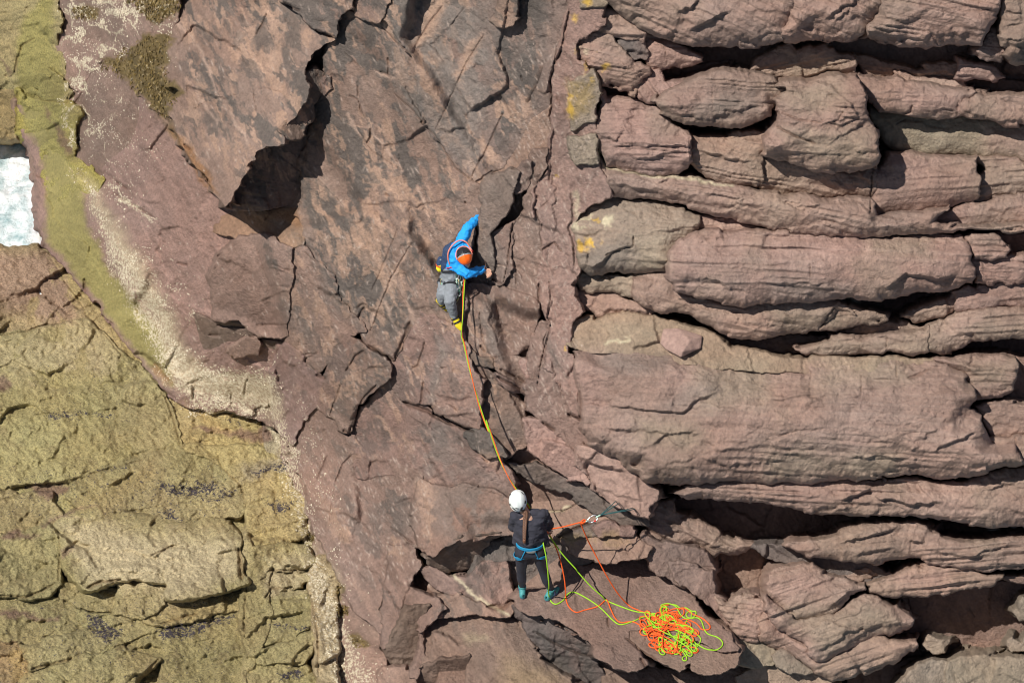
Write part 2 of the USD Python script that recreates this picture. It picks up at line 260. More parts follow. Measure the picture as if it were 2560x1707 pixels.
R('rock_ledge', 'b', .47, '12: 130,622 280,610 420,570 660,490 850,465 1000,490 1130,540 1200,580 1330,600 1600,590 1761,570 2250,560 2250,770 1761,777 1500,782 1350,772 1240,737 1100,747 1060,702 900,712 740,742 560,722 330,707 230,672', ba=-8)
R('rock_slab', 's', .05, '12: -100,640 130,625 330,710 560,730 740,750 870,860 690,882 560,842 380,802 280,762 0,700', col='dark')
R('rock_block', 'b', .2, '12: 535,830 680,800 755,805 765,825 700,850 580,862')
R('rock_block', 'b', .42, '12: 700,912 870,850 1000,780 1130,765 1300,775 1500,830 1605,845 1540,882 1300,922 1180,947 1000,957 860,957 770,942', ba=-5)
R('rock_block', 'b', .5, '12: 10,830 50,772 270,762 400,832 550,862 655,910 560,942 500,1002 420,1092 300,1132 200,1132 100,1092 40,1002 10,940', ba=-18, rt=1.8, amp=.75)
R('rock_block', 'b', .56, '12: -15,960 20,1030 120,1110 220,1140 330,1132 440,1092 560,1002 680,950 740,970 1003,1132 990,1167 880,1222 760,1252 640,1292 420,1382 340,1402 300,1372 260,1282 180,1242 60,1192 -20,1062', ba=-22, rt=1.2, tx=-.1, amp=.75)
R('rock_ledge', 'b', .52, '12: -10,1060 60,1195 180,1245 260,1286 310,1382 430,1388 640,1302 760,1265 900,1290 1015,1285 980,1342 860,1422 680,1502 640,1472 600,1532 440,1557 340,1512 230,1402 100,1342 0,1312; 11: 1761,1320 1730,1240 1690,1130', ba=-20, amp=.75)
R('rock_recess', 's', -.2, '12: 620,900 900,950 1200,930 1300,910 1761,870 2250,880 2250,1290 1700,1300 1500,1290 1300,1330 1100,1400 960,1370 980,1280 900,1250 980,1140', ty=-.15)
R('rock_block', 's', .2, '12: 1083,1322 1108,1235 1150,1260 1232,1290 1200,1352 1130,1372', col='olive')
R('rock_block', 's', .3, '12: 1660,1300 1690,1262 1750,1300 1770,1270 2250,1260 2250,1350 1700,1342', col='olive')
R('rock_block', 's', .3, '12: 1700,1080 1761,990 2250,980 2250,1140 1740,1132', col='olive')
R('rock_slab', 's', .25, '12: 1630,850 1761,842 2250,840 2250,890 1761,887')
R('rock_block', 's', .62, '12: 1245,1435 1330,1388 1500,1397 1700,1392 1761,1402 2250,1402 2250,2000 1225,2000 1225,1600', col='olive')
R('rock_block', 's', .58, '12: 935,1568 1000,1490 1130,1430 1242,1440 1225,1600 1230,2000 900,2000', col='olive', tx=-.2)
R('rock_recess', 's', -.2, '12: 560,1480 900,1430 1100,1385 1300,1330 1600,1270 1761,1340 2250,1340 2250,1450 1300,1450 1100,1500 1000,2000 500,2000')
# --- rounded rocks at the back of the ledge, under the great block
R('rock_block', 's', .24, '11: 905,530 980,590 1110,640 1350,680 1390,770 1372,900 1380,955 1350,930 1130,870 1000,800 940,722', col='mauve', tx=-.25)
R('rock_block', 's', .3, '11: 1090,740 1240,765 1380,790 1400,950 1500,1030 1540,985 1700,960 1761,1000; 12: 0,1300; 11: 1761,1300 1600,1260 1500,1195 1400,1065 1240,945 1130,850', col='mauve', tx=-.15)
R('rock_recess', 's', -.2, '11: 780,380 930,420 1000,560 1400,640 1761,620; 12: 100,640 0,800 -10,900; 11: 1761,1010 1400,960 1100,800 900,760 780,620')
R('rock_block', 'b', .42, '11: 1395,970 1480,1035 1545,990 1640,975 1761,990; 12: 10,1000 -10,1060 ; 11: 1690,1130 1720,1290 1600,1262 1530,1200 1460,1100', ba=10, col='pink')
# --- ledge where the second person stands
R('rock_slab', 's', .5, '11: 15,985 60,930 200,928 370,878 420,790 620,715 760,700 910,690 985,740 1150,872 1245,1000 1342,1142 1500,1230 1550,1330 1400,1320 1000,1200 790,1190 790,1260 892,1400 925,1450 880,1472 700,1432 590,1392 545,1282 480,1222 300,1132 120,1092 30,1022', ty=1.05, tx=.05, hr=(1345, 1490, 2.45), col='ledge', amp=.55)
R('rock_slab', 's', .6, '11: 735,1195 870,1110 1040,1070 1300,1130 1480,1200 1562,1290 1567,1342 1540,1432 1440,1482 1330,1502 1268,1472 1250,1432 1140,1472 1000,1412 870,1332 775,1290', ty=1.0, hr=(1690, 1590, 3.0), col='ledge', amp=.5)
R('rock_block', 's', .4, '11: 1545,1250 1650,1290 1761,1300; 12: 40,1330 60,1380 0,1452; 11: 1700,1462 1560,1432', col='olive')
R('rock_block', 's', .48, '12: 40,1380 100,1347 200,1415 300,1500 260,1512 130,1472 60,1432', col='olive')
R('rock_ledge', 's', .3, '12: 0,1455 60,1425 150,1480 300,1510 420,1560 520,1750 560,2000 -200,2000 -200,1520 -80,1460', col='ochre')
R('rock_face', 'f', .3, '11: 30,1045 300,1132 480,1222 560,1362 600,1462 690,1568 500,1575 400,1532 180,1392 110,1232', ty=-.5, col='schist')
R('rock_slab', 's', .32, '11: -140,1180 20,1030 100,1222 180,1395 400,1535 500,1575 560,2000 -500,2000 -500,1250', ty=.5, col='ledge')
R('rock_slab', 's', .22, '11: 560,1390 900,1472 1140,1482 1330,1512 1550,1452 1761,1472 ; 12: 0,1480; 11: 1700,2000 650,2000 620,1480', ty=.6, col='ledge')
R('rock_ledge', 's', .22, '11: 60,200 260,170 450,300 600,400 760,480 830,540 960,640 930,700 760,705 620,722 430,665 330,572 230,562 100,400', ty=.6, col='brown')
R('rock_block', 's', .34, '11: 320,565 400,510 530,480 560,490 610,545 550,560 420,575', col='dark')
R('rock_block', 's', .4, '11: 560,505 640,465 820,485 832,545 690,552 610,552', col='mauve')
R('rock_slab', 's', .22, '11: -40,60 60,80 160,60 300,135 500,222 590,262 700,340 880,400 920,470 700,440 610,400 560,405 430,292 330,235 240,200 120,160; A: 1000,510 800,400 700,220', col='schist', ba=26)
R('rock_block', 's', .1, '10: 1480,800 1540,650 1640,590 1761,560; 11: 60,560 230,560 330,580 450,660 560,700 420,770 370,872 200,918 60,928; 10: 1761,1010 1600,1042 1500,992 1400,962', ty=-.6, tx=-.2, col='dark')
R('rock_block', 's', .3, '10: 1560,640 1640,580 1761,545; 11: 0,545 130,620 90,700; 10: 1700,720 1590,760', col='schist')
R('rock_slab', 's', .6, '10: 1150,170 1250,212 1450,232 1650,252 1761,310; 11: 20,350 130,520 0,560; 10: 1761,540 1600,558 1420,590 1290,632 1215,690 1130,610 1072,480 1092,320 1130,230', ty=.35, col='ledge', calm=1)
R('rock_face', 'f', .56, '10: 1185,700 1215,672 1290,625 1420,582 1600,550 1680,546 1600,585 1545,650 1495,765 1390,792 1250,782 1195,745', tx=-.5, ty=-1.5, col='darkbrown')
R('rock_slab', 's', .33, '6: 1010,1195 1150,1240 1300,1330 1480,1420 1540,1500 1600,1568; 10: 1660,20 1761,140; 11: 20,180 0,300; 10: 1761,330 1650,256 1450,236 1250,216 1140,180 1090,120 700,150 680,0; 6: 700,1300 860,1090 960,1095', col='mauve', ty=.1)
R('rock_block', 's', .38, '10: 1530,20 1600,60 1660,10 1690,60 1680,110 1640,140 1590,100', col='pink')
R('rock_block', 's', .42, '6: 1430,1410 1500,1378 1600,1400 1660,1480 1720,1568 1600,1568 1500,1500', col='schist')
# --- slab pieces of the middle
R('rock_slab', 's', .3, '2: 930,-420 915,20 885,130 1080,400 1150,840 1500,1250 1560,1210 1700,1130 1761,1060; 3: 130,900 270,780 280,600 300,420 340,330 395,50 400,-420', tx=-.06, col='grey')
R('rock_slab', 's', .33, '2: 890,130 870,172 780,165 690,105 600,85 572,160 560,260 500,300 480,400 500,550 395,700 400,830 352,980 310,1090 322,1250 340,1400 290,1490 340,1568; 6: 345,90 440,240 540,330 545,460 640,560 700,620 760,800 880,860 955,900 1060,690 1130,600 1400,690 1440,540 1450,340 1480,200 1500,0; 2: 1555,1500 1550,1290 1500,1250 1150,845 1080,405', col='slab')
R('rock_block', 's', .55, '2: 190,-420 200,20 280,62 330,142 400,202 460,232 545,262 562,142 620,72 662,60 662,-420', col='slab')
R('rock_block', 's', .5, '2: 672,-420 692,90 790,157 850,167 882,112 902,20 922,-420', col='slab', tx=.1)
R('rock_slab', 's', .88, '1: 1270,-420 1250,50 1180,250 1110,500 1120,570 1230,642 1170,702 1180,802 1262,1002 1400,1202 1500,1342 1565,1412 1600,1370 1640,1285 1700,1150 1755,1060; 2: 10,1035 80,1010 180,985 190,890 330,690 352,600 340,520 345,470 370,380 470,305 545,275 480,232 390,202 300,72 190,15 180,-420', col='slab', tx=.06, ty=.85, calm=1)
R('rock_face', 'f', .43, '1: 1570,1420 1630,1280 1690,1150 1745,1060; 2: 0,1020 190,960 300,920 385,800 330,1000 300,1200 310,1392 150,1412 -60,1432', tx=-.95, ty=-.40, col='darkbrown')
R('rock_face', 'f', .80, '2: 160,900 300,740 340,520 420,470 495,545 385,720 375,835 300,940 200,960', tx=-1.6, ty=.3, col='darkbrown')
R('rock_block', 's', .34, '2: 350,640 490,540 505,620 400,700 390,810', col='slab')
R('rock_block', 's', .5, '2: 1640,-420 1650,95 1600,150 1640,188 1730,197 1761,182; 3: 40,90 60,-420', col='brown', tx=.2)
# --- flakes and pillars right of the climbing line
R('rock_flake', 's', .5, 'B: 455,290 500,250 620,200 700,165 760,200 740,330 725,370 690,430 640,600 520,770 500,790 520,900 510,1100 480,1230 440,1090 400,990 395,800 405,620 415,480 430,350', col='grey', tx=.05)
R('rock_recess', 's', .02, 'B: 720,350 850,370 840,520 760,690 530,760 500,700 640,400', col='darkbrown')
R('rock_block', 's', .42, 'B: 750,200 820,110 880,100 860,310 830,360 740,380', col='grey')
R('rock_block', 's', .42, 'B: 515,800 720,700 700,850 680,980 672,1110 620,1290 590,1300 510,1250 500,1100', col='mauve', tx=.1)
R('rock_slab', 's', .36, 'B: 880,100 920,0 1060,0 960,400 980,560 1000,960 970,1280 965,1470 870,1420 750,1380 ; D: 660,130 480,60 500,-60; B: 600,1320 640,1270 690,1000 730,720 830,560 850,380', col='mauve', tx=.12, ba=82)
R('rock_slab', 's', .34, 'D: 250,100 340,60 480,60 620,90 750,130 870,170 960,250 920,480 890,590 770,720 560,790 510,770 380,760 290,720 235,620 225,400', col='slab', tx=.1)
R('rock_block', 's', .38, 'D: 290,720 380,770 510,760 525,830 440,850 370,830 300,760', col='darkbrown')
R('rock_block', 's', .28, 'D: 300,830 430,850 545,950 420,965 330,920', col='brown', ty=-.4)
R('rock_slab', 's', .3, 'D: 520,790 620,750 760,760 830,820 840,960 830,1030 700,950 560,860', col='slab')
R('rock_slab', 's', .36, 'D: 560,920 700,980 835,1040 820,1110 700,1080 600,1020', col='mauve', ty=-.3)
R('rock_slab', 's', .26, 'D: 410,970 530,960 600,1030 720,1090 740,1170 840,1240 830,1400 860,1568; A: 780,420 620,130 560,0; D: 480,1450 360,1400', col='slab')
R('rock_block', 's', .32, 'D: 810,800 890,790 890,900 850,930 825,860', col='pink')
R('rock_slab', 's', .34, 'D: 900,560 940,450 1000,420 1060,430 1050,560 1020,700 980,860 950,1030 880,960 890,790', col='mauve', ba=82)
R('rock_slab', 's', .38, 'D: 820,1080 850,960 960,960 1030,760 1100,900 1180,1100 1290,1320 1390,1390 ; A: 1950,400 2080,540 2290,740 2260,800 1900,680 1700,500 1600,380 1320,110 1200,0; D: 1120,1470 1000,1380 880,1250', col='mauve', ba=40)
R('rock_slab', 's', .4, 'A: 1040,0 1200,20 1330,110 1600,370 1680,480 1700,560 1880,660 2290,800 2230,920 1900,830 1700,640 1460,560 1360,500 1150,350 1060,270 1030,160', col='pink', ba=38)
R('rock_slab', 's', .4, '3: 400,-420 395,50 345,330 310,440 300,780 270,1000 240,1200 160,1300 150,1500; B: 960,400 980,560 1000,960 975,1280 970,1480; D: 980,200 1050,370 1080,430 1040,700 1000,860 1100,900 1200,1100 1290,1310 1380,1390 1375,1080 1330,960 1310,800 1270,700 1280,560 1300,420 1400,330 1310,150 1280,60; 7: 430,450 400,390 460,300 460,200 440,100; 3: 430,1520 450,1470 690,1345 625,1200 570,1130 440,1140 400,1100 410,970 570,950 570,820 560,560 455,400 450,282 615,205 635,60 640,-420', col='pillar', tx=.04, ba=82)
R('rock_block', 's', .52, '3: 408,965 575,952 578,1130 440,1137 400,1072', col='olive', tx=-.05)
R('rock_block', 's', .46, '3: 420,565 545,500 590,590 600,640 585,700 575,822 500,840 420,905', col='olive')
R('rock_face', 'f', .2, '3: 420,905 500,835 560,815 572,948 440,950', tx=-1.0, ty=-1.0, col='darkbrown')
R('rock_block', 's', .48, '3: 480,-420 480,62 635,52 655,20 640,-420', col='olive')
R('rock_face', 'f', .12, '3: 200,480 262,430 298,445 288,560 272,780 160,742 108,700 150,620', tx=-.9, ty=-.6, col='darkbrown', bed=.05)
# --- lower middle
R('rock_slab', 's', .36, '6: 228,770 250,430 262,150 340,110 430,240 530,340 545,460 690,620 735,720 620,745 570,800 500,932 410,990 332,942 302,882 205,830', col='slab')
R('rock_slab', 's', .38, '6: 110,1000 205,805 305,885 335,945 415,1000 470,1052 440,1150 400,1230 300,1340 250,1500 150,1350 115,1200', col='mauve')
R('rock_slab', 's', .36, '6: 470,1052 505,935 620,750 720,800 690,890 620,1000 580,1082 512,1287 400,1225 440,1150', col='slab')
R('rock_slab', 's', .44, '6: 700,800 760,838 930,940 925,1020 832,1082 750,1152 700,1232 652,1392 570,1372 516,1290 590,1072 650,962', col='slab')
R('rock_slab', 's', .36, '6: 950,920 1060,690 1130,600 1400,700 1440,860 1290,960 1240,1232 1130,1212 1010,1192 930,1090 835,1082 930,1015', col='slab')
R('rock_block', 's', .46, '6: 1238,1150 1290,980 1380,945 1500,1000 1562,1060 1522,1382 1400,1342 1290,1272 1230,1232', col='brown', ty=-.1)
R('rock_block', 's', .4, '6: 1290,940 1290,850 1350,770 1420,730 1460,860 1490,990 1380,945', col='brown')
R('rock_slab', 's', .34, '6: 250,1500 300,1350 400,1235 515,1295 600,1405 655,1420 700,1300; 10: 690,0 1080,100 1160,160 1092,330 1065,500 1112,632 920,642 905,800 845,1060 892,1092 877,1212 720,1082 600,902 520,702 400,502 350,362 370,212 250,62', col='base', tx=.05)
R('rock_block', 's', .44, '10: 900,800 930,632 1110,632 1115,780 1060,900 1160,962 1232,972 1300,1060 1250,1120 1140,1200 1050,1042 1010,1042 960,1202 890,1332 880,1100', col='slab')
R('rock_face', 'f', .33, '10: 880,1462 900,1330 970,1192 1050,1045 1175,1042 1150,1152 1130,1282 1060,1472', tx=-.5, ty=-.9, col='darkbrown')
R('rock_block', 's', .4, '10: 840,1500 880,1467 1062,1477 1090,1532 1090,2000 840,2000', col='brown')
R('rock_slab', 's', .4, '10: 1140,1222 1250,1112 1500,1082 1761,1092; 11: 30,1100 100,1222 180,1395 400,1535 500,1750 480,2000; 10: 1440,2000 1440,1500 1455,1382 1300,1402 1140,1432 1130,1300', ty=.5, col='ledge')
R('rock_face', 'f', .15, '10: 1140,1440 1300,1402 1462,1382 1442,1568 1430,2000 1130,2000 1090,1540', tx=-.3, ty=-1.0, col='darkbrown')
R('rock_block', 's', .38, '10: 1060,1472 1130,1285 1150,1195 1145,1432 1100,1542 1070,1520', col='slab')
R('rock_block', 's', .3, '10: 1115,765 1250,782 1340,842 1480,830 1560,742 1720,720 1761,900; 11: 20,940; 10: 1761,1012 1600,1042 1480,1002 1330,962 1225,902', ty=-.2, col='mauve')
R('rock_block', 's', .34, '10: 1225,972 1420,962 1600,1042 1761,1032; 11: 30,1040; 10: 1761,1112 1500,1092 1270,1112 1200,1022', col='brown')
R('rock_block', 's', .2, '10: 560,860 610,902 720,1082 870,1212 850,1330 880,1460 845,1500 840,2000 540,2000 550,1400 560,1130', ty=.4, col='face')
# --- left face over the gully
R('rock_face', 's', .12, 'O: 185,215 215,165 235,145 290,190 345,240 398,272 402,305 432,347 472,392 532,478 620,500 690,492 700,540 640,580 600,640 520,680 492,760 560,800 650,790 642,850 612,932 562,950 448,938 395,905 330,835 210,677 110,567 92,500 88,370 55,300 30,230 160,240', col='face', amp=1.5)
R('rock_ledge', 's', .18, '1: 1560,1405 1650,1420 1761,1440; 2: 150,1430 330,1400 350,1568; 6: 340,100 250,140 60,50; 5: 1640,70 1480,20', ty=.6, col='rust')
R('rock_block', 's', .42, '5: 1440,300 1560,150 1650,65 1761,55; 6: 60,40 258,132 250,420 222,660 217,742 20,742; 5: 1640,640 1490,655 1480,500', col='slab')
R('rock_block', 's', .12, '5: 1350,600 1500,660 1640,650 1761,730; 6: 20,770 215,790 190,900 0,970; 5: 1761,960 1500,900 1400,820', col='darkbrown', ty=-.2)
R('rock_block', 's', .3, '5: 1580,850 1700,770 1740,760 1761,740; 6: 0,760 20,790; 5: 1761,860 1600,880', col='brown')
R('rock_block', 'p', .22, '5: 1200,1130 1260,980 1400,940 1540,980 1761,960; 6: 60,980 110,1010 115,1200 60,1250; 5: 1700,1275 1560,1280 1420,1265 1340,1190', col='barn', r=20)
R('rock_block', 'p', .16, '6: 45,1120 115,1090 115,1200 150,1350 245,1500 240,1568; 10: 230,60 100,40; 6: 60,1400', col='barn')
R('rock_block', 's', .1, '1: 360,-420 392,130 402,200 442,430 482,560 560,655 700,445 860,385 1005,255 1175,255 1200,150 1262,-420', col='face')
R('rock_block', 's', .2, '1: 690,430 850,380 1000,250 1180,250 1105,500 1125,580 1225,642 1165,720 1172,822 1080,772 1000,702 900,602 780,502', col='face')
# --- shore platform, upper left
R('shore_rock', 'p', .06, '1: -420,-420 360,-420 390,120 330,60 150,70 0,100 -420,90', base='c')
R('shore_rock', 'p', .12, '1: -420,90 0,105 150,75 330,65 395,140 405,300 440,430 470,560 470,640 330,590 200,590 110,480 80,500 0,430 -420,420', base='c')
R('shore_rock', 'p', .08, '1: -420,420 0,430 100,500 150,480 210,600 270,640 280,690 240,720 130,620 0,640 -420,640', base='c')
R('shore_rock', 'p', .2, '1: 270,640 320,480 460,560 475,640 465,710 300,690', base='c')
R('shore_rock', 'p', .1, '1: -420,640 130,615 125,760 110,940 0,950 -420,950', base='c', col='platb')
R('shore_rock', 'p', .12, '1: 130,620 240,720 330,690 470,710 550,790 520,830 515,1080 540,1110 700,1250 640,1420 590,1568; 5: 560,150 420,200 318,40; 1: 296,1300 310,1150 278,1005 192,935 122,915 128,760', base='c', col='green', ty=-.2)
# --- shore platform, below the gully
R('shore_rock', 'p', .0, '5: -420,135 0,140 110,150 250,130 330,180 440,380 560,500 700,690 500,640 280,662 180,712 0,737 -420,740', col='platb')
R('shore_rock', 'p', .1, '5: -420,742 0,737 200,707 500,642 640,640 770,790 900,905 1060,1040 1185,1210 1235,1500 1060,1568; 9: 900,20 600,130 480,190 250,205 140,215 60,250 -420,260')
R('shore_rock', 'p', .05, '5: 330,180 400,200 560,400 720,560 830,700 1000,880 1200,1080 1420,1260 1700,1280; 6: 60,1260; 10: 230,60 100,40; 5: 1761,1500 1480,1520 1250,1490 1190,1200 1060,1040 900,900 760,780 620,610 440,380', col='plat2')
R('shore_rock', 'p', .16, '9: 450,300 480,200 620,120 900,10 1060,-20 1250,-60 1480,-40 1520,80 1650,200 1690,370 1640,420 1500,430 1250,460 1080,430 900,400 600,380')
R('shore_rock', 'p', .18, '5: 1240,1510 1480,1510 1761,1490; 10: 220,50 250,252 330,302 350,402 340,552 200,622 60,642 -60,600; 9: 1690,360 1650,200 1520,80', col='plat2')
R('shore_rock', 'p', .42, '9: 385,480 450,400 640,350 850,402 1080,432 1250,462 1500,440 1600,490 1652,540 1642,640 1652,850 1692,862 1500,942 1152,1002 1162,882 1100,872 842,842 600,932 560,892 480,832 412,722 382,562', ty=.35, r=22, rt=2.5)
R('shore_rock', 'p', .24, '9: -420,480 100,560 250,500 370,500 402,700 402,880 300,952 180,982 0,962 -420,952')
R('shore_rock', 'p', .14, '9: -420,262 60,252 140,300 250,270 340,280 350,330 420,420 380,480 240,500 100,555 -420,480')
R('shore_rock', 'p', .1, '9: 405,880 560,900 610,940 800,930 820,1070 560,1050 400,980')
R('shore_rock', 'p', .26, '9: 800,1082 835,850 1000,860 1155,882 1140,1012 1000,1132')
R('shore_rock', 'p', .3, '9: 880,1060 990,930 1100,900 1145,920 1135,1020 1080,1060 1000,1130')
R('shore_rock', 'p', .1, '9: -420,960 200,990 300,955 520,1050 600,1202 420,1260 200,1292 0,1272 -420,1262')
R('shore_rock', 'p', .14, '9: 610,1090 850,1100 1000,1150 1150,1160 1000,1210 850,1240 600,1200 520,1060')
R('shore_rock', 'p', .22, '9: 1000,1150 1150,1020 1400,992 1690,932 1682,1052 1400,1112 1150,1162')
R('shore_rock', 'p', .24, '9: 160,1302 420,1265 600,1202 870,1242 700,1332 500,1402 220,1472')
R('shore_rock', 'p', .08, '9: -420,1265 160,1300 200,1470 100,1568 80,2000 -420,2000', col='platb')
R('shore_rock', 'p', .2, '9: 745,1290 1050,1170 1105,1190 930,1260 700,1350')
R('shore_rock', 'p', .16, '9: 850,1242 1150,1162 1650,1062 1692,1352 1690,2000 1140,2000 1112,1422 1080,1392 860,1340')
R('shore_rock', 'p', .2, '9: 230,1482 500,1402 850,1312 880,1342 1100,1400 930,1560 900,2000 100,2000 130,1540')
R('shore_rock', 'p', .28, '9: 1690,540 1722,640; 10: 60,640 200,620 100,760 60,980 100,1100 0,1400 -60,1500 -60,2000; 9: 1690,2000 1692,1350 1660,1060 1650,850')
R('shore_rock', 'p', .36, '10: 60,665 200,622 350,642 402,712 382,772 250,802 90,792')
R('shore_rock', 'p', .3, '10: 50,870 100,800 210,832 380,792 372,872 250,912 60,982')
R('shore_rock', 'p', .28, '10: -60,1040 100,962 160,932 360,942 362,982 150,1002 100,1060')
R('shore_rock', 'p', .26, '10: 60,1202 112,1002 370,1000 402,1182 200,1262 50,1292')
R('shore_rock', 'p', .3, '10: 0,1342 200,1282 412,1222 382,1342 340,1442 200,1422 0,1442')
R('shore_rock', 'p', .22, '10: -100,1452 340,1442 380,1502 420,1568 430,2000 -100,2000')
R('shore_rock', 'p', .4, '10: 395,780 432,700 500,690 592,880 552,920 562,1130 552,1380 540,1568 540,2000 440,2000 425,1450 402,1200 380,950', col='platb')
R('shore_rock', 'p', .1, '10: 340,560 400,520 500,690 430,700 395,760 395,720 350,640')
# --- what lies behind every joint
R('rock_core', 's', -.9, 'O: 1230,-200 2520,-200 2520,1760 1400,1760 1230,1300', core=1)
R('rock_core', 's', -.02, 'O: -160,-200 1330,-200 1330,1300 1420,1500 1420,1760 800,1760 700,1300 640,980 420,920 200,660 100,560 60,300 -160,330', core=1)
R('rock_slab', 's', .26, '2: 1480,1225 1560,1170 1761,1030; 3: 140,850 290,740 300,1000 250,1250 150,1350 60,1250; B: 760,220 700,180 600,210 440,300 410,470 400,640 300,620; 2: 1500,1420 1440,1300', col='brown')
R('shore_core', 'p', -.06, 'O: -160,580 110,565 220,690 440,930 640,960 720,1250 860,1760 -160,1760', core=1)

